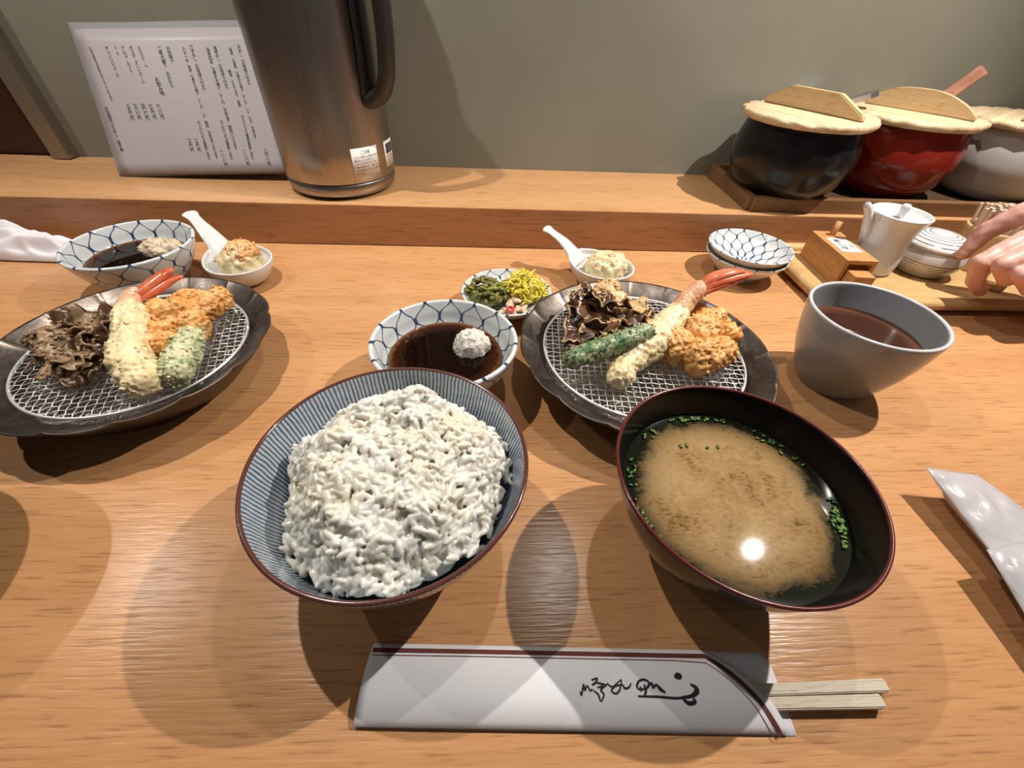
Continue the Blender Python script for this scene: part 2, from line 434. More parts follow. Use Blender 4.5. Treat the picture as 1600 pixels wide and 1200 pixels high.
def vessel(outer, t, inner_floor, n=7, inner=None):
    """profile of a walled vessel: outer control points from the foot's rim up to the lip, wall thickness t, then the inside down to the floor"""
    o = spline(outer, n); rx, rz_ = o[-1]
    foot = [(0, outer[0][1] + 0.002), (outer[0][0] * 0.75, outer[0][1] + 0.002), (outer[0][0] * 0.82, outer[0][1])]
    lip = [(rx - t * 0.12, rz_ + t * 0.30), (rx - t * 0.5, rz_ + t * 0.45), (rx - t * 0.88, rz_ + t * 0.30)]
    if inner is None:
        inner = [(r - t * 1.05, z + t * 0.35) for r, z in outer[::-1] if z > inner_floor + 0.004 and r - t > 0.012][1:]
        inner = [(rx - t, rz_)] + inner
        inner += [(inner[-1][0] * 0.55, inner_floor + 0.0012), (0, inner_floor)]
    i = spline(inner, n)
    prof = foot + [tuple(p) for p in o] + lip + [tuple(p) for p in i]
    return prof, len(foot) + len(o) + 1
def disc(name, r, mat, parent=None, seg=72, rings=8, dz=lambda x, y: 0.0, lip=0.0):
    prof = [(r * k / rings, 0) for k in range(rings + 1)]
    verts, faces, vv, fu = lathe_data(prof, seg)
    V = []
    for x, y, z in verts:
        q = math.hypot(x, y) / r
        V.append((x, y, dz(x, y) + lip * max(0, (q - 0.9) / 0.1) ** 2))
    return mesh(name, V, [f[::-1] for f in faces], mat, parent, True)

def tube_data(path, radii, seg=10, flat=1.0, cap=True):
    P = [np.array(p, float) for p in path]; V, F = [], []
    nrm = None
    for i, p in enumerate(P):
        t = P[min(i + 1, len(P) - 1)] - P[max(i - 1, 0)]; t /= (np.linalg.norm(t) + 1e-12)
        if nrm is None:
            nrm = np.cross(t, [0, 0, 1.0])
            if np.linalg.norm(nrm) < 1e-3: nrm = np.array([1.0, 0, 0])
        nrm = nrm - t * (nrm @ t); nrm /= np.linalg.norm(nrm); b = np.cross(t, nrm)
        r = radii[i] if hasattr(radii, '__len__') else radii
        for k in range(seg):
            a = 2 * PI * k / seg; V.append(p + r * (math.cos(a) * nrm + flat * math.sin(a) * b))
    for i in range(len(P) - 1):
        for k in range(seg):
            k2 = (k + 1) % seg; F.append((i * seg + k, i * seg + k2, (i + 1) * seg + k2, (i + 1) * seg + k))
    if cap:
        F.append(tuple(range(seg))[::-1]); F.append(tuple((len(P) - 1) * seg + k for k in range(seg)))
    return V, F
def tube(name, path, radii, mat, parent=None, seg=10, flat=1.0, smooth=True):
    V, F = tube_data(path, radii, seg, flat); return mesh(name, V, F, mat, parent, smooth)
class Soup:
    """collects many pieces of geometry for one mesh"""
    def __init__(self): self.V, self.F, self.n = [], [], 0
    def add(self, V, F):
        self.V += [tuple(v) for v in V]; self.F += [tuple(i + self.n for i in f) for f in F]; self.n += len(V)
    def build(self, name, mat, parent=None, smooth=True): return mesh(name, self.V, self.F, mat, parent, smooth)

_bm = bmesh.new(); bmesh.ops.create_icosphere(_bm, subdivisions=2, radius=1.0)
_bm.verts.ensure_lookup_table()
ICO_V = np.array([v.co[:] for v in _bm.verts]); ICO_F = [tuple(v.index for v in f.verts) for f in _bm.faces]; _bm.free()
_bm = bmesh.new(); bmesh.ops.create_icosphere(_bm, subdivisions=1, radius=1.0)
ICO1_V = np.array([v.co[:] for v in _bm.verts]); ICO1_F = [tuple(v.index for v in f.verts) for f in _bm.faces]; _bm.free()

def chain(pts, radii, step=0.35):
    out = []
    for (a, ra), (b, rb) in zip(zip(pts, radii), list(zip(pts, radii))[1:]):
        a, b = np.array(a, float), np.array(b, float); L = np.linalg.norm(b - a); n = max(2, int(L / (min(ra, rb) * step)))
        for k in range(n + 1):
            t = k / n; out.append((*(a + (b - a) * t), ra + (rb - ra) * t))
    return out
def remeshed(V, F, voxel, smooth_it=2, factor=0.5):
    me = bpy.data.meshes.new('tmp'); me.from_pydata([tuple(map(float, v)) for v in V], [], F)
    o = bpy.data.objects.new('tmp', me); COL.objects.link(o)
    r = o.modifiers.new('r', 'REMESH'); r.mode = 'VOXEL'; r.voxel_size = voxel
    if smooth_it:
        s = o.modifiers.new('s', 'SMOOTH'); s.iterations = smooth_it; s.factor = factor
    dg = bpy.context.evaluated_depsgraph_get(); dg.update()
    out = bpy.data.meshes.new_from_object(o.evaluated_get(dg))
    bpy.data.objects.remove(o); bpy.data.meshes.remove(me)
    return out
def displace(me, amps, seed=0.0, floor=None):
    co = [v.co.copy() for v in me.vertices]; no = [v.normal.copy() for v in me.vertices]
    off = Vector((seed, seed * 1.7, -seed))
    flat = []
    for c, n in zip(co, no):
        d = 0.0
        for amp, sc, kind in amps:
            p = c * sc + off
            if kind == 'n': d += amp * mnoise.noise(p)
            elif kind == 'b': d += amp * (1.0 - 2.0 * min(1.0, mnoise.voronoi(p)[0][0] * 1.4))     # rounded lumps
            else: d += amp * (1.0 - 2.0 * abs(mnoise.noise(p)))                                    # ridges
        q = c + n * d
        if floor is not None and q.z < floor: q.z = floor
        flat += [q.x, q.y, q.z]
    me.vertices.foreach_set('co', flat); me.update()
def blob(name, spheres, mat, parent=None, voxel=0.001, smooth_it=2, amps=(), crumbs=0, crumb=(0.0006, 0.0016), seed=1.0, floor=None, extra=None):
    V, F, n = [], [], 0
    for x, y, z, r in spheres:
        rr = np.array(r) if hasattr(r, '__len__') else np.array([r, r, r])
        V += list(ICO_V * rr + np.array([x, y, z])); F += [tuple(i + n for i in f) for f in ICO_F]; n += len(ICO_V)
    if extra:
        V += [np.array(v) for v in extra[0]]; F += [tuple(i + n for i in f) for f in extra[1]]
    me = remeshed(V, F, voxel, smooth_it)
    if amps: displace(me, amps, seed, floor)
    if crumbs:
        rs = random.Random(int(seed * 1000))
        S = Soup(); S.add([v.co[:] for v in me.vertices], [tuple(p.vertices) for p in me.polygons])
        vs = me.vertices; nv = len(vs)
        for _ in range(crumbs):
            v = vs[rs.randrange(nv)]
            if v.normal.z < -0.5: continue
            r = rs.uniform(*crumb); k = np.array([rs.uniform(0.5, 1.5), rs.uniform(0.5, 1.5), rs.uniform(0.5, 1.5)])
            jit = 1 + 0.22 * rng.standard_normal((len(ICO1_V), 1))
            S.add(ICO1_V * jit * k * r + np.array(v.co + v.normal * r * 0.5), ICO1_F)
        bpy.data.meshes.remove(me)
        return S.build(name, mat, parent)
    me.name = name; me.materials.clear(); me.materials.append(mat)
    me.polygons.foreach_set('use_smooth', [True] * len(me.polygons))
    return link(bpy.data.objects.new(name, me), parent)

def text_mesh(body, size, line=1.0, align='CENTER'):
    cu = bpy.data.curves.new('t', 'FONT'); cu.body = body; cu.size = size; cu.align_x = align; cu.space_line = line; cu.resolution_u = 2
    o = bpy.data.objects.new('t', cu); COL.objects.link(o)
    dg = bpy.context.evaluated_depsgraph_get(); dg.update()
    me = bpy.data.meshes.new_from_object(o.evaluated_get(dg))
    V = np.array([v.co[:] for v in me.vertices]).reshape(-1, 3); F = [tuple(p.vertices) for p in me.polygons]
    bpy.data.objects.remove(o); bpy.data.curves.remove(cu); bpy.data.meshes.remove(me)
    return V, F
def ribbon(pts):
    """brush stroke in the plane: (x, y, half width) -> V, F"""
    P = [np.array(p) for p in spline(pts, 5)]; V, F = [], []
    for i, p in enumerate(P):
        t = P[min(i + 1, len(P) - 1)][:2] - P[max(i - 1, 0)][:2]; t = t / (np.linalg.norm(t) + 1e-9); n = np.array([-t[1], t[0]])
        w = max(p[2], 0.0001); V += [(*(p[:2] + n * w), 0), (*(p[:2] - n * w), 0)]
    for i in range(len(P) - 1): F.append((2 * i, 2 * i + 1, 2 * i + 3, 2 * i + 2))
    return V, F

# ================================================================== the room
HB = 0.66      # y of the back wall
structure(box('wall_back', (0.32, HB + 0.03, 0.55), (1.835, 0.06, 1.3), WALLM, bev=0.0))
structure(box('wall_left', (-1.0, HB + 0.035, 0.55), (0.805, 0.06, 1.3), BROWNW, bev=0.0))
structure(box('trim_1', (-0.5866, HB - 0.004, 0.60), (0.0222, 0.028, 1.1), POSTM, bev=0.0012))
structure(box('floor', (0, -0.2, -0.77), (3.6, 3.2, 0.04), plain('grey_floor', (0.12, 0.10, 0.09), 0.6), bev=0.0))
o = box('counter', (0.05, 0.205, -0.02), (2.9, 0.606, 0.04), W_TABLE, bev=0.002)
tag(o, 'long pale wooden counter top carrying all the bowls and plates', 'counter')
o = box('counter_ledge', (0.05, 0.5865, 0.0245), (2.9, 0.147, 0.049), W_SHELF, bev=0.0012)
tag(o, 'raised wooden ledge along the back wall under the steel jug', 'ledge')
fb = box('shaded_face', (0.05, 0.5105, 0.0235), (2.9, 0.005, 0.047), W_FACE_SHADED, o, 0.0004); fb['label'] = 'ledge front face with shade put into its darker colour'  # thin board added to carry the painted shade of the ledge face
box('edge_strip', (0.05, 0.5105, 0.0480), (2.9, 0.005, 0.002), W_SHELF, o, 0.0006)
box('support', (0.05, 0.30, -0.395), (2.7, 0.05, 0.70), W_SHELF, bpy.data.objects['counter'], 0.002)


# ================================================================== insulated jug
jug = thing('insulated_jug', (-0.192, 0.579, 0.049), 'tall brushed steel insulated jug with black handle on the ledge', 'jug')
prof = [(0, 0.018), (0.064, 0.018), (0.0655, 0.0195)] + [(0.0655, z) for z in (0.05, 0.10, 0.16, 0.20)] + [tuple(p) for p in spline([(0.0655, 0.215), (0.0645, 0.245), (0.060, 0.265), (0.052, 0.28)], 5)] + [(0, 0.28)]
lathe('body', prof, STEEL, jug, 128)
prof = [(0, 0.001), (0.055, 0.001), (0.060, 0.0025), (0.0635, 0.006), (0.0645, 0.010), (0.0648, 0.0168), (0.0640, 0.0175), (0, 0.0175)]
lathe('base_ring', prof, STEEL, jug, 128)
lathe('foot_pad', [(0, 0), (0.054, 0), (0.056, 0.0015), (0, 0.0015)], BLACKPL, jug, 96)
lathe('lid', [(0, 0.279), (0.053, 0.279), (0.055, 0.285), (0.054, 0.31), (0.045, 0.322), (0, 0.326)], BLACKPL, jug, 96)
a = math.radians(-28); ca, sa = math.cos(a), math.sin(a)
def jugp(r, z): return (r * ca, r * sa, z)
hp = spline([(0.060, 0.098), (0.070, 0.099), (0.083, 0.106), (0.092, 0.122), (0.0965, 0.150), (0.0975, 0.19), (0.096, 0.23), (0.088, 0.262), (0.070, 0.280), (0.05, 0.288)], 5)
hr = [0.0135 - 0.003 * min(1.0, i / 12) for i in range(len(hp))]
tube('handle', [jugp(*p) for p in hp], hr, BLACKPL, jug, 14, 0.72)
hs = spline([(0.0655, 0.102), (0.068, 0.14), (0.0685, 0.19), (0.068, 0.24)], 5)
tube('handle_mount', [jugp(*p) for p in hs], [0.0125 - 0.0035 * i / len(hs) for i in range(len(hs))], BLACKPL, jug, 12, 0.45)
def wrap_cyl(V, phi, z0, R):
    return [(R * math.cos(phi + x / R), R * math.sin(phi + x / R), z0 + y) for x, y, z in V]
def sticker(name, phi, z0, w, h, R, lines, label, bars=False):
    n = 14; V, F = [], []
    for i in range(n + 1):
        for j in range(2):
            for d in (0.0, 0.00035):
                an = phi + (-w / 2 + w * i / n) / R; V.append(((R + d) * math.cos(an), (R + d) * math.sin(an), z0 + (-h / 2, h / 2)[j]))
    for i in range(n):
        b = i * 4; c = b + 4
        F += [(b + 1, c + 1, c + 3, b + 3), (b, b + 2, c + 2, c), (b, c, c + 1, b + 1), (b + 2, b + 3, c + 3, c + 2)]
    F += [(0, 1, 3, 2), (n * 4, n * 4 + 2, n * 4 + 3, n * 4 + 1)]
    s = mesh(name, V, F, STICKER, jug, True); s['label'] = label
    S = Soup()
    for body, size, y, x, al in lines:
        tv, tf = text_mesh(body, size, 1.0, al)
        S.add(wrap_cyl([(v[0] + x, v[1] + y, 0) for v in tv], phi, z0, R + 0.0006), tf)
    if bars:
        x = -w * 0.36; rs = random.Random(3)
        while x < w * 0.36:
            bw = rs.choice([0.0004, 0.0008, 0.0012])
            S.add(wrap_cyl([(x, 0.000, 0), (x + bw, 0.000, 0), (x + bw, h * 0.40, 0), (x, h * 0.40, 0)], phi, z0, R + 0.0006), [(0, 1, 2, 3)])
            x += bw + rs.choice([0.0004, 0.0007])
    S.build('print', INK, s, False)
rows = ['レバーを押した状態で持ち', '運ばないでください。', 'レバーが下がっていても', '本体を傾けたり、横にする', 'と湯が漏れてやけどの恐れが', 'あります。']
sticker('caution_sticker', math.radians(-46), 0.0405, 0.0335, 0.0295, 0.0656, [('ご注意', 0.0042, 0.0085, 0, 'CENTER')] + [(t, 0.00255, 0.0046 - 0.0034 * i, -0.0145, 'LEFT') for i, t in enumerate(rows)], 'white caution sticker with black printed text')
sticker('barcode_sticker', math.radians(-9), 0.0415, 0.024, 0.027, 0.0656, [('4 901234 56', 0.0028, -0.004, 0, 'CENTER'), ('ステンレス', 0.0025, -0.0075, 0, 'CENTER'), ('ポット', 0.0025, -0.011, 0, 'CENTER')], 'white barcode sticker', True)

# ================================================================== menu sheet
TL, BL, BR, TR = [np.array(p) for p in ((-.4917, .6575, .189), (-.469, .5815, .0495), (-.262, .608, .0495), (-.285, .6575, .198))]
e1, e2 = TR - TL, BL - TL
nn = np.cross(e2, e1); nn = nn / np.linalg.norm(nn)
if nn[1] > 0: nn = -nn
def sheet(u, v, d=0.0):
    bow = 0.0016 * math.sin(PI * v) * math.sin(2 * PI * u) + 0.002 * math.sin(PI * u) * v
    return TL + u * e1 + v * e2 + nn * (d + bow)
def sheet_mesh(name, u0, u1, v0, v1, d0, d1, mat, parent, nu=16, nv=12):
    V, F = [], []
    for d in (d0, d1):
        for j in range(nv + 1):
            for i in range(nu + 1): V.append(sheet(u0 + (u1 - u0) * i / nu, v0 + (v1 - v0) * j / nv, d) - TL)
    W = nu + 1; K = W * (nv + 1)
    for j in range(nv):
        for i in range(nu):
            q = j * W + i; F.append((q, q + 1, q + W + 1, q + W)); F.append((K + q, K + q + W, K + q + W + 1, K + q + 1))
    for i in range(nu): F.append((i, K + i, K + i + 1, i + 1)); q = nv * W + i; F.append((q, q + 1, K + q + 1, K + q))
    for j in range(nv): q = j * W; F.append((q, q + W, K + q + W, K + q)); q = j * W + nu; F.append((q, K + q, K + q + W, q + W))
    bm = bmesh.new(); vs = [bm.verts.new(v) for v in V]
    for f in F: bm.faces.new([vs[k] for k in f])
    return finish(bm, name, mat, parent, True)
menu = thing('menu_sheet', tuple(TL), 'laminated white menu sheet with vertical black writing leaning on the wall', 'menu')
f = sheet_mesh('film', -0.022, 1.022, -0.035, 1.0, -0.0005, 0.0000, FILM, menu); f['label'] = 'clear film margin'
sheet_mesh('paper', 0.0, 1.0, 0.012, 0.99, 0.0004, 0.0010, WHITEP, menu)
MENU = [
(0.060,0.123,0.090,0.483,'※表示価格は消費税込みとなっております'),(0.040,0.520,0.051,0.825,'日本橋天ぷらめし　金子屋'),(0.155,0.125,0.169,0.327,'オレンジジュ｜ス'),
(0.204,0.125,0.207,0.186,'コ｜ラ'),(0.245,0.126,0.256,0.322,'アルコ｜ルフリ｜'),(0.291,0.126,0.306,0.371,'ボスタ｜ズハイボ｜ル'),(0.335,0.127,0.348,0.264,'ヱビスビ｜ル'),
(0.385,0.330,0.395,0.452,'お飲み物'),(0.449,0.129,0.460,0.404,'ご飯大盛り、おかわり'),(0.497,0.129,0.499,0.237,'お味噌汁'),(0.175,0.503,0.178,0.616,'三五〇円'),
(0.218,0.504,0.221,0.616,'三八〇円'),(0.263,0.505,0.266,0.617,'四〇〇円'),(0.305,0.506,0.311,0.612,'六五〇円'),(0.350,0.506,0.355,0.612,'六八〇円'),
(0.582,0.121,0.603,0.888,'︵穴子一本、海老、玉葱かき揚げ、かしわ、いか、野菜、半熟玉子となります'),(0.628,0.122,0.634,0.431,'穴子めし︵お味噌汁付き︶'),
(0.554,0.622,0.556,0.914,'仕入れにより変更致します︶'),(0.471,0.736,0.470,0.839,'一五〇円'),(0.509,0.736,0.513,0.840,'一五〇円'),
(0.716,0.123,0.729,0.825,'︵海老四本、玉葱かき揚げ、かしわ、半熟玉子、野菜につきます'),(0.759,0.130,0.767,0.421,'海老めし︵お味噌汁付き︶'),
(0.685,0.618,0.689,0.916,'仕入れにより変更致します︶'),(0.639,0.823,0.648,0.949,'一八八〇円'),(0.845,0.125,0.860,0.749,'︵海老、白身魚、玉葱かき揚げ、かしわ、いか、なす、半熟玉子'),
(0.897,0.126,0.903,0.399,'天めし︵お味噌汁付き︶'),(0.808,0.283,0.815,0.527,'野菜、となります　変更'),(0.815,0.583,0.814,0.912,'仕入れにより種類変更致します︶'),
(0.774,0.819,0.779,0.945,'一八八〇円'),(0.902,0.815,0.905,0.947,'一四八〇円')]
Lu, Lv = np.linalg.norm(e1), np.linalg.norm(e2)
S = Soup()
for u0, v0, u1, v1, t in MENU:
    pitch = (v1 - v0) * Lv / len(t); size = min(pitch * 1.12, 0.0062)
    tv, tf = text_mesh('\n'.join(t), size, pitch / size, 'CENTER')
    tv = [sheet(u0 + (u1 - u0) * min(1, max(0, (-y + size * 0.8) / (pitch * len(t)))) + x / Lu, v0 + (-y + size * 0.75) / Lv, 0.0013) - TL for x, y, z in tv]
    S.add(tv, tf)
stuff(S.build('menu_writing', INK, menu, False))

# ================================================================== tray with three lidded pots
PT = thing('pot_tray', (0.56, 0.592, 0.049), 'long dark oak tray under the three lidded pots', 'tray')
TX0, TX1, TY0, TY1 = -0.241, 0.245, -0.070, 0.062
box('tray_floor', ((TX0 + TX1) / 2, (TY0 + TY1) / 2, 0.0045), (TX1 - TX0 - 0.004, TY1 - TY0 - 0.004, 0.009), W_TRAYB, PT, 0.0)
for c, s in ((((TX0 + TX1) / 2, TY0, 0.0085), (TX1 - TX0, 0.010, 0.017)), (((TX0 + TX1) / 2, TY1, 0.0085), (TX1 - TX0, 0.010, 0.017)),
             ((TX0, (TY0 + TY1) / 2, 0.0085), (0.010, TY1 - TY0, 0.017)), ((TX1, (TY0 + TY1) / 2, 0.0085), (0.010, TY1 - TY0, 0.017))):
    box('tray_rail', c, s, W_TRAY, PT, 0.0012)
def lid_disc(name, R, z0, h, grain, parent, seed):
    rs = random.Random(seed); n = 96; V, F = [], []
    wav = [0.0] * n
    for k in range(n):
        a = 2 * PI * k / n; wav[k] = 0.0016 * math.sin(a * 17 + seed) * (0.6 + 0.4 * math.sin(a * 3 + seed)) + 0.0010 * mnoise.noise(Vector((a * 9, seed, 0)))
    rings = [(R * 0.965, z0), (R, z0 + h * 0.30), (R * 0.995, z0 + h * 0.72), (R * 0.965, z0 + h), (R * 0.5, z0 + h * 1.04)]
    wt = [0.3, 0.8, 1.6, 2.4, 0.0]
    V.append((0, 0, z0))
    for (r, z), w in zip(rings, wt):
        for k in range(n):
            a = 2 * PI * k / n - grain; V.append(((r + wav[k] * w) * math.cos(a), (r + wav[k] * w) * math.sin(a), z - abs(wav[k]) * w * 0.3))
    V.append((0, 0, z0 + h * 1.04))
    for k in range(n):
        k2 = (k + 1) % n; F.append((0, 1 + k2, 1 + k)); F.append((len(V) - 1, 1 + 4 * n + k, 1 + 4 * n + k2))
        for i in range(4): F.append((1 + i * n + k, 1 + i * n + k2, 1 + (i + 1) * n + k2, 1 + (i + 1) * n + k))
    o = mesh(name, V, F, W_LID, parent, True); o.rotation_euler[2] = grain
    return o
def lid_bar(parent, z0, L, rnd=0.0):
    pts = [(-L / 2, 0), (-L / 2 + 0.002, 0.006), (-L / 2 + 0.030, 0.021), (L / 2 - 0.034, 0.021), (L / 2 - 0.003, 0.006), (L / 2, 0)]
    if rnd: pts = [(-L / 2, 0)] + [tuple(p) for p in spline([(-L / 2 + 0.001, 0.004), (-L / 2 + 0.018, 0.017), (-L / 2 + 0.04, 0.022), (L / 2 - 0.045, 0.022), (L / 2 - 0.018, 0.014), (L / 2 - 0.001, 0.004)], 5)] + [(L / 2, 0)]
    bm = bmesh.new(); n = len(pts); vs = []
    for y, ins in ((-0.0045, 0), (0.0045, 0)):
        vs.append([bm.verts.new((x, y, z0 + z)) for x, z in pts])
    bm.faces.new(vs[0]); bm.faces.new(vs[1][::-1])
    for i in range(n): j = (i + 1) % n; bm.faces.new((vs[0][j], vs[0][i], vs[1][i], vs[1][j]))
    bmesh.ops.bevel(bm, geom=bm.edges[:], offset=0.0011, segments=2, affect='EDGES')
    return finish(bm, 'bar', W_BAR, parent)
def pot(name, x, y, mat, label, R, grain, L, rnd, seed):
    t = thing(name, (x, y, 0.0582), label, 'pot', 0.0, 'lidded pots on the oak tray')
    sc = R / 0.070
    outer = [(0.038 * sc, 0.0), (0.050 * sc, 0.004), (0.0625 * sc, 0.018), (0.0695 * sc, 0.038), (0.0695 * sc, 0.054), (0.066 * sc, 0.068), (0.0625 * sc, 0.0795)]
    prof, rim = vessel(outer, 0.004, 0.008)
    lathe('body', prof, mat, t, 96, rim)
    ld = lid_disc('lid', 0.0725 * sc, 0.0812, 0.0085, grain, t, seed)
    lid_bar(ld, 0.0900, L, rnd)
    return t
pot('black_pot', 0.373, 0.570, POT_BLACK, 'glossy black round pot with wooden lid, left end of the tray', 0.0705, math.radians(-61), 0.122, 0, 1.3)
pot('red_pot', 0.521, 0.592, POT_RED, 'glossy dark red round pot with wooden lid, between black and white pots', 0.0700, math.radians(-55), 0.118, 1, 2.9)
pot('white_pot', 0.672, 0.584, POT_WHITE, 'off-white round pot with wooden lid, right of the red pot', 0.0705, math.radians(34), 0.112, 1, 4.1)
# serving handles poking out of the pots
S = Soup()
p0, p1 = np.array((0.4280, 0.6210, 0.1405)), np.array((0.4655, 0.5965, 0.1625))
ax = (p1 - p0) / np.linalg.norm(p1 - p0); sd = np.cross(ax, (0, 0, 1.0)); sd /= np.linalg.norm(sd); un = np.cross(sd, ax)
V = []
for q in (p0, p0 + (p1 - p0) * 0.86, p1):
    w = 0.0115 if q is not p1 else 0.0085
    V += [q - sd * w - ax * 0, q - sd * w + un * 0.006, q - sd * (w - 0.001) + un * 0.006, q - sd * (w - 0.001) + un * 0.0012, q + sd * (w - 0.001) + un * 0.0012, q + sd * (w - 0.001) + un * 0.006, q + sd * w + un * 0.006, q + sd * w]
F = []
for i in range(2):
    for k in range(8): k2 = (k + 1) % 8; F.append((i * 8 + k, i * 8 + k2, i * 8 + 8 + k2, i * 8 + 8 + k))
F += [tuple(range(8))[::-1], tuple(range(16, 24))]
S.add([v - p0 for v in V], F)
o = S.build('steel_ladle', LADLE, None, False); o.location = tuple(p0)
tag(o, 'steel ladle handle sticking out beside the black pot lid', 'ladle')
p0, p1 = Vector((0.566, 0.635, 0.138)), Vector((0.5900, 0.610, 0.1905))
bm = bmesh.new(); d = p1 - p0; q = d.to_track_quat('X', 'Z').to_matrix().to_4x4()
bmesh.ops.create_cube(bm, size=1.0, matrix=Matrix.Translation(d / 2) @ q @ Matrix.Diagonal((d.length, 0.005, 0.014, 1)))
bmesh.ops.bevel(bm, geom=bm.edges[:], offset=0.0012, segments=2, affect='EDGES')
o = finish(bm, 'wooden_spatula', W_PINK); o.location = p0
tag(o, 'reddish flat wooden spatula handle sticking up behind the red pot', 'spatula')

# ================================================================== stack of small dishes, bamboo tray and what stands on it
def small_dish(x, y, z, label, R=0.0462, H=0.0265, group='small net-pattern dishes', rz=0.0):
    outer = [(R * 0.47, 0.0), (R * 0.48, 0.0035), (R * 0.66, 0.0085), (R * 0.86, H * 0.66), (R, H)]
    prof, rim = vessel(outer, 0.0026, 0.0062)
    o = lathe('small_dish', prof, NET_SMALL, None, 96, rim)
    o.location = (x, y, z); o.rotation_euler[2] = rz
    return tag(o, label, 'dish', group)
small_dish(0.2948, 0.4503, 0.0, 'lower dish of the stack of two at the wooden tray corner', 0.0455)
small_dish(0.2954, 0.4508, 0.0088, 'upper dish of the stacked pair, white with blue net pattern', 0.0462, rz=0.4)

BT = thing('bamboo_tray', (0.52, 0.440, 0.0), 'pale bamboo condiment tray with rounded rails by the ledge', 'tray')
X0, X1, Y0, Y1 = -0.166, 0.20, -0.066, 0.064
box('tray_floor', ((X0 + X1) / 2, (Y0 + Y1) / 2, 0.0065), (X1 - X0, Y1 - Y0, 0.005), W_BAMBOO, BT, 0.0)
for a, b in (((X0, Y0), (X1, Y0)), ((X0, Y1), (X1, Y1)), ((X0, Y0 - 0.003), (X0, Y1 + 0.003)), ((X1, Y0), (X1, Y1))):
    n = 14; V, F = tube_data([(a[0] + (b[0] - a[0]) * k / n, a[1] + (b[1] - a[1]) * k / n, 0.0095) for k in range(n + 1)], 0.0075, 14, 0.85)
    r = mesh('tray_rail', V, F, W_BAMBOO, BT, True)
for x in (X0 + 0.03, X1 - 0.03): box('tray_foot', (x, -0.0, 0.002), (0.012, Y1 - Y0 - 0.02, 0.004), W_BAMBOO, BT, 0.0005)

dx = thing('spice_box', (0.4015, 0.447, 0.0092), 'small wooden spice box with peg and paper label on bamboo tray', 'box', math.radians(-3))
bm = bmesh.new()
hw, hl, hh, tk = 0.0172, 0.0385, 0.031, 0.0045
add_box(bm, (0, 0, hh - tk / 2), (2 * hw, 2 * hl, tk), 0.0004)
for s in (-1, 1): add_box(bm, (s * (hw - tk / 2), 0, (hh - tk) / 2), (tk, 2 * hl, hh - tk), 0.0004)
add_box(bm, (0, hl - tk / 2, (hh - tk) / 2), (2 * hw - 2 * tk, tk, hh - tk), 0.0003)
add_box(bm, (0, -hl + 0.010, (hh - tk) / 2), (2 * hw - 2 * tk, 0.003, hh - tk), 0.0003)
add_box(bm, (0, 0, 0.0015), (2 * hw - 2 * tk, 2 * hl - 0.006, 0.003), 0.0003)
finish(bm, 'case', W_BOX, dx)
box('spout_block', (0.001, -hl - 0.003, 0.0098), (0.0225, 0.024, 0.0195), W_BOX, dx, 0.0006)
pg = tube('peg', [(0.0, 0.027, hh - 0.004), (0.0015, 0.0275, hh + 0.016)], [0.0030, 0.0034], W_BOX, dx, 12); pg['label'] = 'short round peg'
lb = box('paper_label', (0.0, 0.000, hh + 0.0002), (0.0225, 0.036, 0.0005), PAPER, dx, 0.0)
S = Soup()
tv, tf = text_mesh('黒\n七\n味', 0.0085, 1.05); S.add([(x - 0.0035, y + 0.0065, hh + 0.0007) for x, y, z in tv], tf)
tv, tf = text_mesh('祇\n園', 0.0042, 1.0); S.add([(x + 0.0065, y - 0.002, hh + 0.0007) for x, y, z in tv], tf)
S.build('label_print', INK, lb, False)

# soy pourer
sp = thing('soy_pourer', (0.4535, 0.4555, 0.0092), 'white china soy pourer with knobbed lid on bamboo tray', 'pourer')
outer = [(0.0225, 0.0), (0.0245, 0.002), (0.0258, 0.012), (0.0245, 0.030), (0.0240, 0.044), (0.0262, 0.056), (0.0300, 0.0655)]
prof, rim = vessel(outer, 0.0026, 0.004)
lathe('body', prof, CHINA, sp, 80, rim)
lathe('lid', [(0, 0.0585), (0.0255, 0.0585), (0.0268, 0.0605), (0.0258, 0.0622), (0.016, 0.0618), (0.008, 0.0605), (0, 0.0602)], CHINA, sp, 64)
k = lathe('knob', [(0, 0.060), (0.0038, 0.060), (0.0036, 0.066), (0.0046, 0.0705), (0.0046, 0.0735), (0.003, 0.0752), (0, 0.0755)], CHINA, sp, 32)
pp = spline([(-0.0190, 0.003, 0.030), (-0.0240, 0.004, 0.042), (-0.0285, 0.005, 0.053), (-0.0330, 0.006, 0.063), (-0.0385, 0.007, 0.0700), (-0.0405, 0.0072, 0.0712)], 6)
tube('spout', pp, [0.0072 - 0.0036 * i / (len(pp) - 1) for i in range(len(pp))], CHINA, sp, 16, 0.9)

# striped lidded jar
jr = thing('striped_jar', (0.5155, 0.4525, 0.0092), 'white lidded jar with thin brown stripes beside the soy pourer', 'jar'); jr.scale = (0.94, 0.94, 0.96)
JM = ringed('brown_ringed_glaze', [0.0065, 0.0090, 0.0115, 0.0140, 0.0170, 0.0200], 'z')
JL = ringed('brown_ringed_lid', [0.0140, 0.0190, 0.0235, 0.0280, 0.0325], 'r')
outer = [(0.024, 0.0), (0.0265, 0.0015), (0.0335, 0.009), (0.0375, 0.019), (0.0365, 0.0290), (0.0340, 0.0335)]
prof, rim = vessel(outer, 0.0028, 0.004); lathe('body', prof, JM, jr, 80, rim)
lathe('lid', [(0, 0.0342), (0.0345, 0.0342), (0.0362, 0.0352), (0.0358, 0.0372)] + [tuple(p) for p in spline([(0.0345, 0.0388), (0.026, 0.0445), (0.014, 0.0475), (0, 0.0482)], 6)], JL, jr, 80)

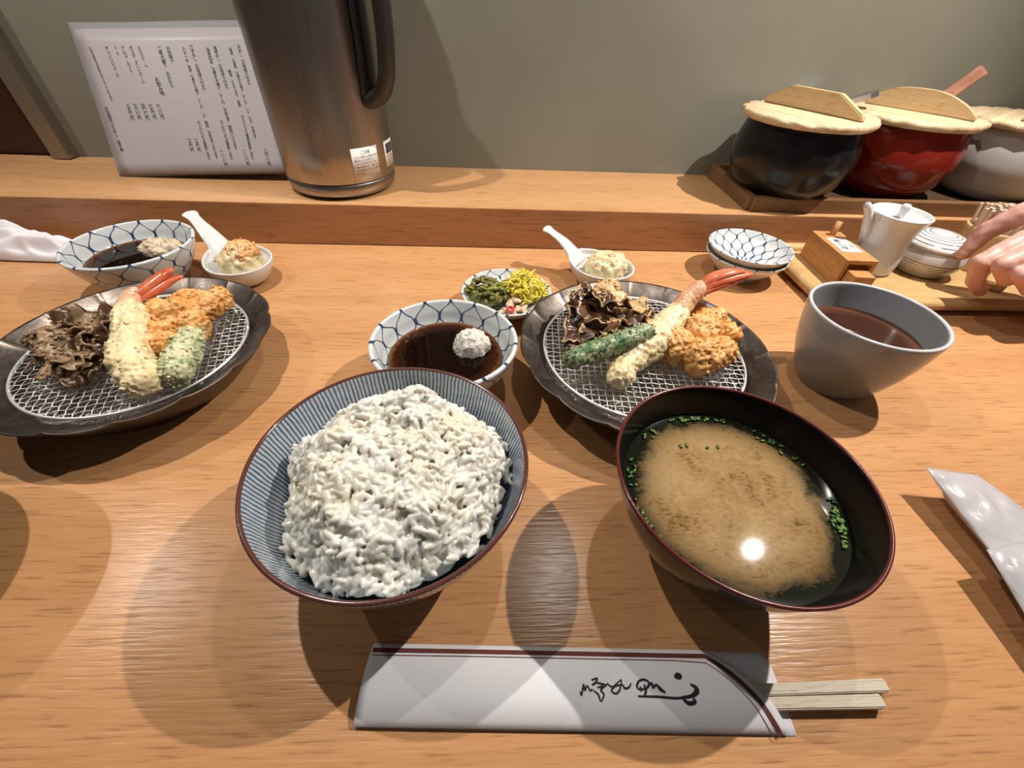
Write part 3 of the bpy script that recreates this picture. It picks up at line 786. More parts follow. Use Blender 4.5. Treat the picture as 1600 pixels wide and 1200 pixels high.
# toothpicks in a wooden cup
tcx, tcy = 0.592, 0.4685
cp = lathe('toothpick_cup', vessel([(0.0225, 0.0), (0.0240, 0.0015), (0.0262, 0.02), (0.0272, 0.046)], 0.003, 0.004)[0], W_CUP, None, 64)
cp.location = (tcx, tcy, 0.0092); tag(cp, 'round pale wooden cup full of toothpicks behind the hand', 'cup')
bm = bmesh.new(); bmesh.ops.create_cone(bm, cap_ends=True, segments=8, radius1=0.0014, radius2=0.0018, depth=0.062, matrix=Matrix.Translation((0, 0, 0.031)))
pick0 = finish(bm, 'toothpick', W_PICK); cnt = 0
g = 0.0043
for i in range(-8, 9):
    for j in range(-8, 9):
        x, y = g * (i + 0.5 * (j % 2)), g * 0.866 * j
        if math.hypot(x, y) > 0.0222: continue
        o = pick0 if cnt == 0 else pick0.copy()
        if cnt: link(o)
        cnt += 1
        o.location = (tcx + x * 0.80, tcy + y * 0.80, 0.0135)
        lean = 0.17
        o.rotation_euler = (-lean * y / 0.022 + rng.normal() * 0.02, lean * x / 0.022 + rng.normal() * 0.02, rng.uniform(0, 3))
        o.location.z += 0.0005 + 0.004 * (1 - math.hypot(x, y) / 0.022) + rng.uniform(0, 0.003)
        tag(o, 'pale toothpick standing in the round wooden cup', 'toothpick', 'toothpicks in the wooden cup')
bl = box('wooden_block', (0, 0, 0.005), (0.052, 0.020, 0.010), W_BAMBOO, None, 0.0035)  # plain bevelled block for an unidentified wooden piece
bl.location = (0.588, 0.4215, 0.0092); bl.rotation_euler[2] = math.radians(38)
tag(bl, 'pale wooden block lying on bamboo tray under the hand', 'block')

# ================================================================== spoons with side servings
def china_spoon(x, y, tip, label):
    """flat-bottomed china spoon: round bowl and a rising handle towards tip (given from the bowl's centre)"""
    t = np.array(tip); d = t[:2] / np.linalg.norm(t[:2]); ang = math.atan2(d[1], d[0])
    outer = [(0.016, 0.0), (0.019, 0.0008), (0.0265, 0.007), (0.0320, 0.0165), (0.0340, 0.0235)]
    prof, rim = vessel(outer, 0.0026, 0.0035, 5)
    V, F, vv, fu = lathe_data(prof, 64)
    V = [(vx * 1.05 * (1.0 + 0.10 * max(0, vx / 0.034)), vy * 0.95, vz + 0.004 * max(0, vx / 0.034) ** 2) for vx, vy, vz in V]   # local +x points along the handle
    L = np.linalg.norm(t[:2])
    path = spline([(0.027, 0, 0.0175), (0.036, 0, 0.0270), (L * 0.66, 0, 0.0270 + (t[2] - 0.027) * 0.50), (L * 0.88, 0, 0.027 + (t[2] - 0.027) * 0.86), (L, 0, t[2])], 6)
    n = len(path); rad = [0.0165 - 0.0100 * min(1, i / (n * 0.62)) ** 0.8 for i in range(n)]
    for i in range(n):
        if i > n * 0.72: rad[i] += 0.0018 * math.sin((i / n - 0.72) / 0.28 * PI * 0.85)
    rad[-1] *= 0.55; rad[-2] *= 0.9
    TV, TF = tube_data(path, rad, 20, 0.30)
    m0 = len(V)
    me = remeshed(list(V) + [tuple(v) for v in TV], F + [tuple(i + m0 for i in f) for f in TF], 0.0008, 4, 0.5)
    me.name = 'china_spoon'; me.materials.append(CHINA); me.polygons.foreach_set('use_smooth', [True] * len(me.polygons))
    o = link(bpy.data.objects.new('china_spoon', me)); o.location = (x, y, 0.0002); o.rotation_euler[2] = ang
    return tag(o, label, 'spoon', 'white china spoons')
china_spoon(0.1195, 0.4210, (-0.062, 0.041, 0.0465), 'white china spoon holding pale potato mash behind the right plate')
china_spoon(-0.2668, 0.4170, (-0.0665, 0.055, 0.0500), 'white china spoon holding orange-crumbed mash beside the left sauce bowl')
rs = random.Random(4)
def mound(cx, cy, cz, R, h, n, s):
    r_ = random.Random(s); out = [(cx, cy, cz + h * 0.36, (R * 0.86, R * 0.80, h * 0.62))]
    for _ in range(n):
        a = r_.uniform(0, 2 * PI); q = R * 0.72 * math.sqrt(r_.random()); out.append((cx + q * math.cos(a), cy + q * math.sin(a) * 0.9, cz + h * (0.25 + 0.55 * (1 - (q / R) ** 2)), r_.uniform(0.16, 0.28) * R))
    return out
o = blob('potato_mash', mound(0, 0, 0, 0.027, 0.031, 26, 5), POTATO, None, 0.0009, 2, ((0.0016, 160, 'n'), (0.0006, 420, 'n')), 60, (0.0005, 0.0014), 2.0)
o.location = (0.1235, 0.4200, 0.0085); tag(o, 'pale lumpy potato mash heaped in the right china spoon', 'side dish')
fl = blob('carrot_flake', [(0, 0, 0, (0.005, 0.004, 0.0012))], FLESH, o, 0.0006, 1, ((0.0008, 300, 'n'),)); fl.location = (0.003, -0.004, 0.0292); fl['label'] = 'pink flake on top'
o = blob('potato_mash', mound(0, 0, 0, 0.0265, 0.032, 22, 9), POTATO, None, 0.0009, 2, ((0.0014, 170, 'n'),), 40, (0.0005, 0.0014), 3.0)
o.location = (-0.2635, 0.4150, 0.0085); tag(o, 'pale mash with orange crumb topping in the left china spoon', 'side dish')
cr = blob('crumb_topping', mound(0.003, 0.002, 0.0145, 0.020, 0.020, 30, 10), CRUMBED, o, 0.0008, 1, ((0.0014, 260, 'n'), (0.0008, 600, 'n')), 160, (0.0005, 0.0013), 4.0); cr['label'] = 'orange crumbly topping'

# ================================================================== pickle dish
small_dish(0.0135, 0.3665, 0.0, 'shallow dish of three pickles behind the right sauce bowl', 0.0448, 0.0215, rz=0.2)
px, py, pz = 0.0135, 0.3665, 0.004
S = Soup(); rs = random.Random(11)
for k in range(150):
    a = rs.uniform(0, 2 * PI); q = 0.019 * math.sqrt(rs.random()); bx, by = 0.0165 + q * math.cos(a), 0.0085 + 1.1 * q * math.sin(a)
    bz = 0.012 + 0.019 * (1 - (q / 0.020) ** 2) * rs.uniform(0.5, 1.0); d = rs.uniform(0, 2 * PI); L = rs.uniform(0.005, 0.009); el = rs.uniform(-0.5, 0.6); cv = rs.uniform(-0.9, 0.9)
    path = []
    for i in range(5):
        t = (i - 2) / 2; an = d + cv * t; path.append((bx + L * t * math.cos(an), by + L * t * math.sin(an), bz + L * t * math.sin(el) - 0.0012 * t * t))
    V, F = tube_data(path, [0.0005, 0.0010, 0.0011, 0.0010, 0.0005], 5, 0.55); S.add(V, F)
V = ICO_V * np.array((0.017, 0.019, 0.013)) + np.array((0.0165, 0.0085, 0.013)); S.add(V, ICO_F)
o = S.build('yellow_pickle', YELLOW); o.location = (px, py, pz); stuff(o); o.scale = (1.08, 1.08, 1.12)
tag(o, 'heap of shredded bright yellow pickle in the small pickle dish', 'pickle')
S = Soup(); rs = random.Random(12)
V = ICO_V * np.array((0.018, 0.016, 0.008)) + np.array((-0.018, 0.000, 0.011)); S.add(V, ICO_F)
for k in range(85):
    a = rs.uniform(0, 2 * PI); q = 0.0195 * math.sqrt(rs.random()); c = np.array((-0.0185 + q * math.cos(a), 0.000 + 0.9 * q * math.sin(a), 0.013 + 0.012 * (1 - (q / 0.0205) ** 2)))
    L = rs.uniform(0.002, 0.0045); d = rs.uniform(0, 2 * PI); el = rs.uniform(-0.6, 0.6); v = np.array((math.cos(d) * math.cos(el), math.sin(d) * math.cos(el), math.sin(el)))
    r = rs.uniform(0.0014, 0.0026); m = rs.uniform(-1, 1, ) * 0.0015
    V, F = tube_data([c - v * L, c - v * L * 0.4 + (0, 0, m), c + v * L * 0.4 + (0, 0, m), c + v * L], [r * 0.8, r, r, r * 0.7], 7, rs.uniform(0.4, 0.9)); S.add(V, F)
o = S.build('green_pickle', OLIVE); o.location = (px, py, pz); stuff(o); o.scale = (1.08, 1.08, 1.12)
tag(o, 'heap of chopped dark olive green pickle in the small pickle dish', 'pickle')
rs = random.Random(13)
PK = [(0.004, -0.014, 0.016), (0.010, -0.019, 0.013), (0.000, -0.021, 0.013), (0.009, -0.011, 0.0185), (0.016, -0.017, 0.013), (0.005, -0.0255, 0.0125), (0.018, -0.0235, 0.0125), (-0.006, -0.0245, 0.0125)]
pk0 = blob('radish_pickle', [(0, 0, 0, (0.0062, 0.0042, 0.0022)), (0.003, 0.001, 0.0006, (0.0040, 0.0034, 0.0020))], PALEPK, None, 0.0007, 2, ((0.0010, 230, 'n'),))
for k, (x, y, z) in enumerate(PK):
    o = pk0 if k == 0 else link(pk0.copy())
    o.location = (px + x, py + y, z); o.rotation_euler = (rs.uniform(-0.6, 0.6), rs.uniform(-0.6, 0.6), rs.uniform(0, 6)); s = rs.uniform(0.8, 1.15); o.scale = (s, s, s)
    tag(o, 'pale translucent radish pickle slice in front of the yellow and green heaps', 'pickle', 'pale radish pickle slices')
o = tube('chilli_ring', [(0.0030 * math.cos(a), 0.0026 * math.sin(a), 0) for a in np.linspace(0, 2 * PI, 18)], 0.0013, REDPK, None, 8, 1.5)
o.location = (px + 0.003, py - 0.0275, 0.0180); o.rotation_euler = (0.5, 0.2, 0); tag(o, 'small red chilli ring on the pale radish pickle', 'pickle')

# ================================================================== sauce bowls
def sauce_bowl(x, y, label, rz):
    outer = [(0.025, 0.0), (0.0262, 0.0045), (0.0370, 0.012), (0.0475, 0.026), (0.0530, 0.038), (0.0556, 0.0455)]
    prof, rim = vessel(outer, 0.0036, 0.008)
    o = lathe('sauce_bowl', prof, NET_BIG, None, 128, rim); o.location = (x, y, 0.0); o.rotation_euler[2] = rz
    return tag(o, label, 'bowl', 'net-pattern sauce bowls')
def sauce(x, y, label):
    o = disc('dipping_sauce', 0.0436, SAUCEM, None, 72, 8, lip=0.0006); o.location = (x, y, 0.0305); return tag(o, label, 'sauce')
sauce_bowl(-0.0365, 0.2545, 'blue net-pattern sauce bowl directly behind the rice bowl', 0.3)
sauce(-0.0365, 0.2545, 'dark dipping sauce in the bowl behind the rice bowl')
o = blob('grated_radish', mound(0, 0, 0, 0.0170, 0.027, 20, 21) + [(0, 0, 0.012, 0.0125)], RADISH, None, 0.0008, 2, ((0.0009, 260, 'n'), (0.0006, 700, 'n')), 120, (0.0004, 0.0010), 5.0)
o.location = (-0.0170, 0.2640, 0.0210); tag(o, 'round ball of white grated radish in the sauce behind the rice', 'garnish')
sauce_bowl(-0.3562, 0.4043, 'blue net-pattern sauce bowl at left behind the left plate', 1.1)
sauce(-0.3562, 0.4043, 'dark dipping sauce in the bowl behind the left plate')
o = blob('grated_radish', mound(0, 0, 0, 0.0200, 0.019, 20, 22), RADISHB, None, 0.0008, 2, ((0.0009, 260, 'n'), (0.0006, 700, 'n')), 120, (0.0004, 0.0010), 6.0)
o.location = (-0.3390, 0.4180, 0.0250); o.scale = (1.15, 0.9, 1.0); tag(o, 'flattened sauce-stained grated radish in the left sauce bowl', 'garnish')

# ================================================================== scalloped metal plates with a wire rack
def metal_plate(x, y, R, H, off, label, zin):
    t = thing('metal_plate', (x, y, 0.0), label, 'plate', 0.0, 'scalloped dark metal plates')
    n = 320; lob = 16
    def sc(a):
        f = ((a - off) / (2 * PI) * lob) % 1.0
        return f, abs(math.sin(PI * f)) ** 0.55
    ri = R - 0.0195
    prof = [(0.0, 0.0145, 0), (0.3, 0.0145, 0), (0.72, 0.0146, 0), (ri - 0.0030, 0.0150, 1), (ri - 0.0005, 0.0180, 1), (ri + 0.0008, H - 0.0110, 1), (ri + 0.003, H - 0.0085, 1), (ri + 0.010, H - 0.0050, 1), (R - 0.002, H - 0.0006, 2), (R - 0.0004, H, 2), (R, H - 0.0006, 2), (R - 0.002, H - 0.0032, 2), (ri + 0.010, H - 0.0115, 1), (ri + 0.0, H - 0.022, 1), (ri - 0.012, 0.0, 1), (ri - 0.016, 0.0, 1), (ri - 0.018, 0.004, 1), (0.0, 0.004, 0)]
    V, F, fm = [], [], []
    for i, (r, z, k) in enumerate(prof):
        if i in (1, 2): r = (ri - 0.003) * r
        for j in range(n):
            a = 2 * PI * j / n; f, s = sc(a); rr, zz = r, z
            if k == 2: rr = r - 0.0022 * (1 - s); zz = z + 0.0007 * (1 - s)
            if 6 <= i <= 12:                                             # pressed seam between two lobes
                g_ = math.exp(-((min(f, 1 - f)) / 0.028) ** 2); zz += (0.0006 if i < 11 else -0.0002) * g_
            V.append((rr * math.cos(a), rr * math.sin(a), zz))
    for i in range(len(prof) - 1):
        for j in range(n):
            j2 = (j + 1) % n; F.append((i * n + j, i * n + j2, (i + 1) * n + j2, (i + 1) * n + j)); fm.append(1 if i < 3 else 0)
    mesh('body', V, [f[::-1] for f in F], None, t, True, None, [PEWTER, HAMMER], fm)
    return t
def wire_rack(x, y, z, R, label, rot):
    t = thing('wire_rack', (x, y, z), label, 'rack', rot, 'round wire racks in the metal plates')
    n = 96; V, F = [], []
    path = [(R * math.cos(2 * PI * k / n), R * math.sin(2 * PI * k / n), 0) for k in range(n + 1)]
    tube('ring', path, 0.0011, WIRE, t, 8)
    S = Soup(); p = 0.0052; N = int(R / p)
    for d in (0, 1):
        for i in range(-N, N + 1):
            c = i * p; h = math.sqrt(max(0, R * R - c * c)); m = max(4, int(2 * h / p) * 2)
            pts = []
            for k in range(m + 1):
                s = -h + 2 * h * k / m; zz = 0.00045 * math.cos(PI * (s / p + d + i)) + 0.0004
                pts.append((s, c, zz) if d == 0 else (c, s, zz))
            tv, tf = tube_data(pts, 0.00032, 5); S.add(tv, tf)
    stuff(S.build('wire_mesh', WIRE, t))
    for k in range(3):
        a = 2 * PI * k / 3 + 0.5; q = R - 0.004
        tube('foot', [(q * math.cos(a), q * math.sin(a), 0.0), (q * math.cos(a), q * math.sin(a), -(z - 0.0152))], 0.0009, WIRE, t, 6)
    return t
metal_plate(0.1226, 0.2664, 0.1010, 0.0350, math.radians(16.5), 'round dark scalloped metal plate right of centre behind the soup', 0.081)
wire_rack(0.1220, 0.2664, 0.0290, 0.0800, 'round wire rack under tempura on the right plate', math.radians(-4))
metal_plate(-0.2743, 0.2650, 0.0960, 0.0350, math.radians(2.5), 'round dark scalloped metal plate at left edge', 0.076)
wire_rack(-0.2725, 0.2640, 0.0290, 0.0752, 'round wire rack under tempura on the left plate', math.radians(18))

# ================================================================== tempura
ZR = 0.0302
def prawn(name, pts, radii, lumps, label, tail, tail_label, seed, fleshpts=None):
    t = thing(name, (pts[0][0], pts[0][1], 0.0), label, 'prawn', 0.0)
    P = [np.array(p) - np.array((pts[0][0], pts[0][1], 0)) for p in pts]
    sp_ = chain(P, radii); r_ = random.Random(seed)
    for _ in range(lumps):
        k = r_.randrange(len(sp_)); c = sp_[k]; v = np.array([r_.gauss(0, 1) for _ in range(3)]); v /= np.linalg.norm(v); v[2] = abs(v[2]) * 0.8
        sp_.append((*(np.array(c[:3]) + v * c[3] * 0.62), c[3] * r_.uniform(0.35, 0.6)))
    blob('batter_coat', sp_, B_SHRIMP, t, 0.0009, 2, ((0.0014, 120, 'n'), (0.0011, 300, 'n'), (0.0005, 700, 'n')), 110, (0.0004, 0.0012), seed, ZR)
    off = np.array((pts[0][0], pts[0][1], 0))
    if fleshpts:
        fp = [np.array(p[:3]) - off for p in fleshpts]
        q = blob('peeled_flesh', chain(fp, [p[3] for p in fleshpts]), FLESH, t, 0.0008, 3, ((0.0008, 140, 'n'), (0.0004, 400, 'n')), 30, (0.0004, 0.0009), seed + 1); q['label'] = 'pink flesh above the batter'
    for path in tail:
        fp = [np.array(p[:3]) - off for p in path]
        q = tube('tail_fin', spline(fp, 6), [np.interp(i / ((len(fp) - 1) * 6), np.linspace(0, 1, len(fp)), [p[3] for p in path]) for i in range((len(fp) - 1) * 6 + 1)], TAILM, t, 12, 0.55); q['label'] = tail_label
    return t
prawn('tempura_prawn', [(0.0915, 0.2215, 0.0395), (0.0960, 0.2310, 0.0395), (0.1040, 0.2370, 0.0425), (0.1190, 0.2500, 0.0450), (0.1360, 0.2670, 0.0490), (0.1475, 0.2790, 0.0545)], [0.0098, 0.0098, 0.0100, 0.0132, 0.0130, 0.0100], 52,
      'battered prawn with long tail raised over the right plate', [
      [(0.1640, 0.2930, 0.0680, 0.0066), (0.1760, 0.2965, 0.0745, 0.0078), (0.1900, 0.2990, 0.0775, 0.0070), (0.2080, 0.3010, 0.0800, 0.0032)],
      [(0.1650, 0.2940, 0.0700, 0.0045), (0.1765, 0.2975, 0.0780, 0.0058), (0.1900, 0.3000, 0.0812, 0.0052), (0.2010, 0.3010, 0.0822, 0.0022)],
      [(0.1650, 0.2900, 0.0680, 0.0045), (0.1765, 0.2930, 0.0725, 0.0055), (0.1910, 0.2965, 0.0755, 0.0046), (0.2040, 0.2985, 0.0785, 0.0020)]], 'red shell tail', 3.1,
      [(0.1440, 0.2770, 0.0520, 0.0082), (0.1560, 0.2880, 0.0610, 0.0084), (0.1660, 0.2940, 0.0690, 0.0074)])
prawn('tempura_prawn', [(-0.2310, 0.2105, 0.0410), (-0.2380, 0.2170, 0.0430), (-0.2500, 0.2310, 0.0450), (-0.2585, 0.2500, 0.0480), (-0.2690, 0.2690, 0.0510), (-0.2760, 0.2790, 0.0500)], [0.0105, 0.0125, 0.0135, 0.0125, 0.0120, 0.0095], 50,
      'thick battered prawn lying across the left plate', [
      [(-0.2800, 0.2960, 0.0545, 0.0060), (-0.2710, 0.3060, 0.0590, 0.0072), (-0.2640, 0.3130, 0.0630, 0.0065), (-0.2575, 0.3170, 0.0660, 0.0026)],
      [(-0.2790, 0.2930, 0.0510, 0.0055), (-0.2670, 0.3030, 0.0560, 0.0062), (-0.2590, 0.3100, 0.0595, 0.0050), (-0.2505, 0.3140, 0.0615, 0.0018)]], 'orange-red shell tail', 4.7,
      [(-0.2750, 0.2780, 0.0505, 0.0085), (-0.2810, 0.2900, 0.0520, 0.0082), (-0.2815, 0.2970, 0.0540, 0.0070)])
def fritter(pts, label, seed, crumbs=330):
    c = np.mean([p[:2] for p in pts], axis=0); r_ = random.Random(seed); sp_ = []
    for p in pts:
        q = (p[0] - c[0], p[1] - c[1], p[2], p[3]); sp_.append(q)
        for _ in range(7):
            v = np.array([r_.gauss(0, 1) for _ in range(3)]); v /= np.linalg.norm(v); v[2] = abs(v[2]); sp_.append((*(np.array(q[:3]) + v * q[3] * 0.7), q[3] * r_.uniform(0.25, 0.5)))
    o = blob('tempura_fritter', sp_, B_GOLD, None, 0.0010, 1, ((0.0024, 110, 'n'), (0.0015, 230, 'r'), (0.0010, 520, 'n')), crumbs, (0.0004, 0.0014), seed, ZR)
    o.location = (c[0], c[1], 0); return tag(o, label, 'fritter')
fritter([(0.1420, 0.2520, 0.043, 0.0135), (0.1570, 0.2400, 0.043, 0.0140), (0.1740, 0.2460, 0.043, 0.0120), (0.1650, 0.2660, 0.046, 0.0145), (0.1740, 0.2750, 0.049, 0.0120), (0.1710, 0.2890, 0.047, 0.0095), (0.1860, 0.2650, 0.044, 0.0100), (0.1900, 0.2800, 0.044, 0.0065)], 'crumbly golden orange fritter right of the raised prawn', 5.3)
fritter([(-0.2480, 0.2600, 0.041, 0.0125), (-0.2370, 0.2500, 0.041, 0.0110), (-0.2570, 0.2840, 0.044, 0.0125), (-0.2400, 0.2800, 0.046, 0.0140), (-0.2300, 0.2700, 0.043, 0.0115), (-0.2480, 0.3020, 0.045, 0.0110), (-0.2310, 0.2960, 0.045, 0.0115), (-0.2240, 0.3060, 0.045, 0.0085)], 'crumbly golden orange fritter on the left plate behind the green pepper', 6.1)
def mushroom(name, base, petals, bodies, mat, label, seed, edge, edge2, leafmix):
    """frilly maitake cluster: battered base and many curled leaf-like caps"""
    t = thing(name, base, label, 'mushroom'); B = np.array(base); r_ = random.Random(seed)
    sp_ = [(*(np.array(b[:3]) - B), b[3]) for b in bodies]
    blob('battered_base', sp_, edge, t, 0.0010, 2, ((0.0024, 120, 'n'), (0.0012, 320, 'n')), 240, (0.0005, 0.0017), seed)
    more = []
    for p in petals:
        more.append((p[0], p[1], p[2], p[3] * 0.86, p[4], p[5]))
        for _ in range(2): more.append((p[0] + r_.gauss(0, 0.0060), p[1] + r_.gauss(0, 0.0055), p[2] + r_.gauss(0, 0.0025), p[3] * r_.uniform(0.50, 0.72), p[4] + r_.gauss(0, 40), p[5] + r_.gauss(0, 22)))
    for p in more:
        c = np.array(p[:3]) - B; R = p[3]; az = math.radians(p[4]); tilt = math.radians(p[5])
        nr, na = 7, 22; V, F = [], []; ph = r_.uniform(0, 6); span = math.radians(r_.uniform(110, 165))
        rot = Matrix.Rotation(az, 3, 'Z') @ Matrix.Rotation(-tilt, 3, 'Y')
        for side in (0, 1):
            for i in range(nr + 1):
                q = i / nr
                for k in range(na + 1):
                    a = -span / 2 + span * k / na
                    rr = R * (0.12 + 0.88 * q) * (1 + 0.10 * q * math.sin(5 * a + ph) + 0.05 * q * math.sin(13 * a + ph * 2))
                    zz = R * (0.24 * q * q * math.sin(4 * a + ph) + 0.11 * q ** 3 * math.sin(11 * a + 2 * ph) - 0.38 * q * q)
                    th = 0.0009 * (1 - 0.3 * q)
                    v = rot @ Vector((rr * math.cos(a), rr * math.sin(a), zz + (th if side else -th)))
                    w3 = mnoise.noise_vector((v + Vector(c)) * 190) * 0.0016 * q
                    v = np.array(v + w3) + c; v[2] = max(v[2], 0.0006); V.append(v)
        W = na + 1; K = W * (nr + 1)
        for i in range(nr):
            for k in range(na):
                q = i * W + k; F.append((K + q, K + q + W, K + q + W + 1, K + q + 1)); F.append((q, q + 1, q + W + 1, q + W))
        for k in range(na): q = nr * W + k; F.append((q, q + 1, K + q + 1, K + q))
        for i in range(nr):
            q = i * W; F.append((q, q + W, K + q + W, K + q)); q = i * W + na; F.append((q, K + q, K + q + W, q + W))
        o = mesh('cap_leaf', V, F, mat if r_.random() < leafmix else edge2, t, True)
        # a crust of batter along the frilled edge
        E = [V[K + nr * W + k] for k in range(na + 1)]
        S = Soup(); k = 0
        while k < na:
            n_ = r_.randrange(2, 7)
            if r_.random() < 0.55 and k + n_ <= na:
                tv, tf = tube_data(E[k:k + n_ + 1], [r_.uniform(0.0003, 0.0011) for _ in range(n_ + 1)], 6); S.add(tv, tf)
            k += n_
        for _ in range(4):
            q = V[K + r_.randrange(nr * W // 2, (nr + 1) * W)]; S.add(ICO1_V * np.array([r_.uniform(0.0006, 0.002), r_.uniform(0.0006, 0.002), 0.0007]) + q, ICO1_F)
        if S.n: S.build('edge_crust', edge, o)
    return t
mushroom('tempura_mushroom', (0.093, 0.291, 0.0303), [
    (0.080, 0.268, 0.037, 0.021, 205, 22), (0.073, 0.272, 0.040, 0.020, 185, 40), (0.092, 0.272, 0.040, 0.021, 250, 35), (0.088, 0.285, 0.045, 0.022, 215, 48), (0.100, 0.282, 0.044, 0.021, 275, 45), (0.080, 0.290, 0.048, 0.022, 170, 58),
    (0.093, 0.298, 0.052, 0.021, 235, 62), (0.110, 0.289, 0.045, 0.021, 300, 40), (0.112, 0.300, 0.046, 0.020, 330, 50), (0.120, 0.290, 0.041, 0.017, 320, 25), (0.084, 0.303, 0.050, 0.020, 150, 60), (0.102, 0.272, 0.038, 0.018, 280, 15), (0.072, 0.262, 0.035, 0.016, 215, 5)],
    [(0.0965, 0.318, 0.047, 0.0120), (0.1030, 0.325, 0.049, 0.0100), (0.0900, 0.305, 0.042, 0.0120), (0.1080, 0.310, 0.043, 0.0120), (0.1180, 0.302, 0.041, 0.0105), (0.1265, 0.298, 0.040, 0.0085), (0.0880, 0.288, 0.039, 0.0100), (0.0790, 0.272, 0.0365, 0.0070), (0.0980, 0.280, 0.039, 0.0095)], B_BROWN,
    'dark brown frilly mushroom tempura behind the green bean', 7.7, B_TAN, B_TAN, 0.88)
mushroom('tempura_mushroom', (-0.304, 0.246, 0.0303), [
    (-0.300, 0.246, 0.046, 0.020, 20, 40), (-0.292, 0.236, 0.043, 0.020, -20, 30), (-0.289, 0.251, 0.047, 0.021, 30, 45), (-0.284, 0.241, 0.043, 0.018, -5, 20), (-0.300, 0.234, 0.042, 0.018, -50, 30), (-0.292, 0.262, 0.048, 0.021, 60, 50), (-0.281, 0.258, 0.045, 0.018, 25, 30),
    (-0.306, 0.259, 0.047, 0.020, 90, 55), (-0.287, 0.227, 0.039, 0.016, -35, 10), (-0.283, 0.268, 0.047, 0.018, 45, 40)],
    [(-0.3345, 0.2535, 0.0400, 0.0070), (-0.3260, 0.2530, 0.0420, 0.0095), (-0.3160, 0.2500, 0.0425, 0.0120), (-0.3080, 0.2560, 0.0430, 0.0120), (-0.3070, 0.2410, 0.0415, 0.0115), (-0.2970, 0.2330, 0.0395, 0.0095), (-0.2900, 0.2230, 0.0380, 0.0075), (-0.2950, 0.2550, 0.0420, 0.0110), (-0.2820, 0.2450, 0.0400, 0.0085)], B_BROWN,
    'taupe brown frilly mushroom tempura at the left plate edge', 8.9, B_TAUPE, B_TAUPE, 0.45)
bp = [(0.0570, 0.2255, 0.0520), (0.0700, 0.2310, 0.0535), (0.0850, 0.2375, 0.0550), (0.1000, 0.2445, 0.0565), (0.1145, 0.2515, 0.0575)]
o = blob('tempura_green_bean', chain([np.array(p) - np.array(bp[0]) for p in bp], [0.0075, 0.0082, 0.0080, 0.0076, 0.0066]), BEANM, None, 0.0008, 2, ((0.0009, 150, 'n'), (0.0006, 420, 'n')), 170, (0.0004, 0.0012), 1.9)
o.location = bp[0]; tag(o, 'thick green bean in thin batter leaning on the prawn', 'vegetable')
bp = [(-0.2170, 0.2225, 0.0405), (-0.2195, 0.2350, 0.0415), (-0.2230, 0.2480, 0.0420), (-0.2260, 0.2595, 0.0420)]
o = blob('tempura_green_pepper', chain([np.array(p) - np.array(bp[0]) for p in bp], [0.0108, 0.0112, 0.0105, 0.0092]), SHISHI, None, 0.0008, 2, ((0.0014, 150, 'n'), (0.0008, 420, 'n')), 220, (0.0005, 0.0014), 2.6)
o.location = bp[0]; tag(o, 'short battered green pepper at the front of the left plate', 'vegetable')

# ================================================================== tea cup
outer = [(0.0245, 0.0), (0.0270, 0.0012), (0.0330, 0.012), (0.0400, 0.030), (0.0450, 0.050), (0.0478, 0.0685)]
prof, rim = vessel(outer, 0.0030, 0.0065)
o = lathe('tea_cup', prof, CUPG, None, 128, rim); o.location = (0.2955, 0.2630, 0.0)
tag(o, 'grey handleless tea cup with fine vertical lines, right of the plate', 'cup')
o = disc('tea', 0.0413, TEAM, None, 72, 8, lip=0.0007); o.location = (0.2955, 0.2630, 0.0480); tag(o, 'clear brown tea inside the grey cup', 'tea')

# ================================================================== rice bowl
RX, RY = -0.0514, 0.1301
outer = [(0.0235, 0.0), (0.0250, 0.0065), (0.0370, 0.0120), (0.0535, 0.0270), (0.0635, 0.0440), (0.0700, 0.0648)]
prof, rim = vessel(outer, 0.0024, 0.0105)
o = lathe('rice_bowl', prof, STRIPE, None, 160, rim); o.location = (RX, RY, 0)
tag(o, 'blue and white striped rice bowl with brown rim, front centre', 'bowl')
def rice_h(x, y):
    q = math.hypot(x - 0.001, y + 0.001) / 0.0572
    ang = math.atan2(y, x)
    q /= 1 + 0.05 * math.sin(3 * ang + 0.7) + 0.03 * math.sin(7 * ang)
    if q >= 1: return None
    h = 0.0450 + 0.0340 * (1 - q ** 2.2) ** 0.80
    p = Vector((x * 34, y * 34, 0.3)); h += 0.0060 * (mnoise.noise(p * 1.3)) + 0.0045 * mnoise.noise(p * 3.1)
    h += 0.010 * math.exp(-((x - 0.010) ** 2 + (y - 0.033) ** 2) / 0.00022)          # peak at the back
    h -= 0.006 * math.exp(-((x + 0.002) ** 2 + (y - 0.012) ** 2) / 0.00012)
    return h
S = Soup()
# core of the mound
n = 44; idx = {}; V = []
for i in range(n + 1):
    for j in range(72):
        r = 0.0005 + 0.0555 * i / n; a = 2 * PI * j / 72; x, y = r * math.cos(a), r * math.sin(a); h = rice_h(x, y)
        V.append((x, y, (h - 0.0017) if h else 0.0400))
F = [(i * 72 + j, (i + 1) * 72 + j, (i + 1) * 72 + (j + 1) % 72, i * 72 + (j + 1) % 72) for i in range(n) for j in range(72)]
F.append(tuple(range(72))); m_ = len(V)
V += [(0.050 * math.cos(2 * PI * j / 72), 0.050 * math.sin(2 * PI * j / 72), 0.031) for j in range(72)]
F += [(n * 72 + j, m_ + j, m_ + (j + 1) % 72, n * 72 + (j + 1) % 72) for j in range(72)]; F.append(tuple(m_ + j for j in range(71, -1, -1)))
S.add(V, F)
seg, rg = 7, 6; GV, GF = [], []
for i in range(rg + 1):
    th = PI * i / rg
    for k in range(seg): a = 2 * PI * k / seg; GV.append((math.cos(th), math.sin(th) * math.cos(a), math.sin(th) * math.sin(a)))
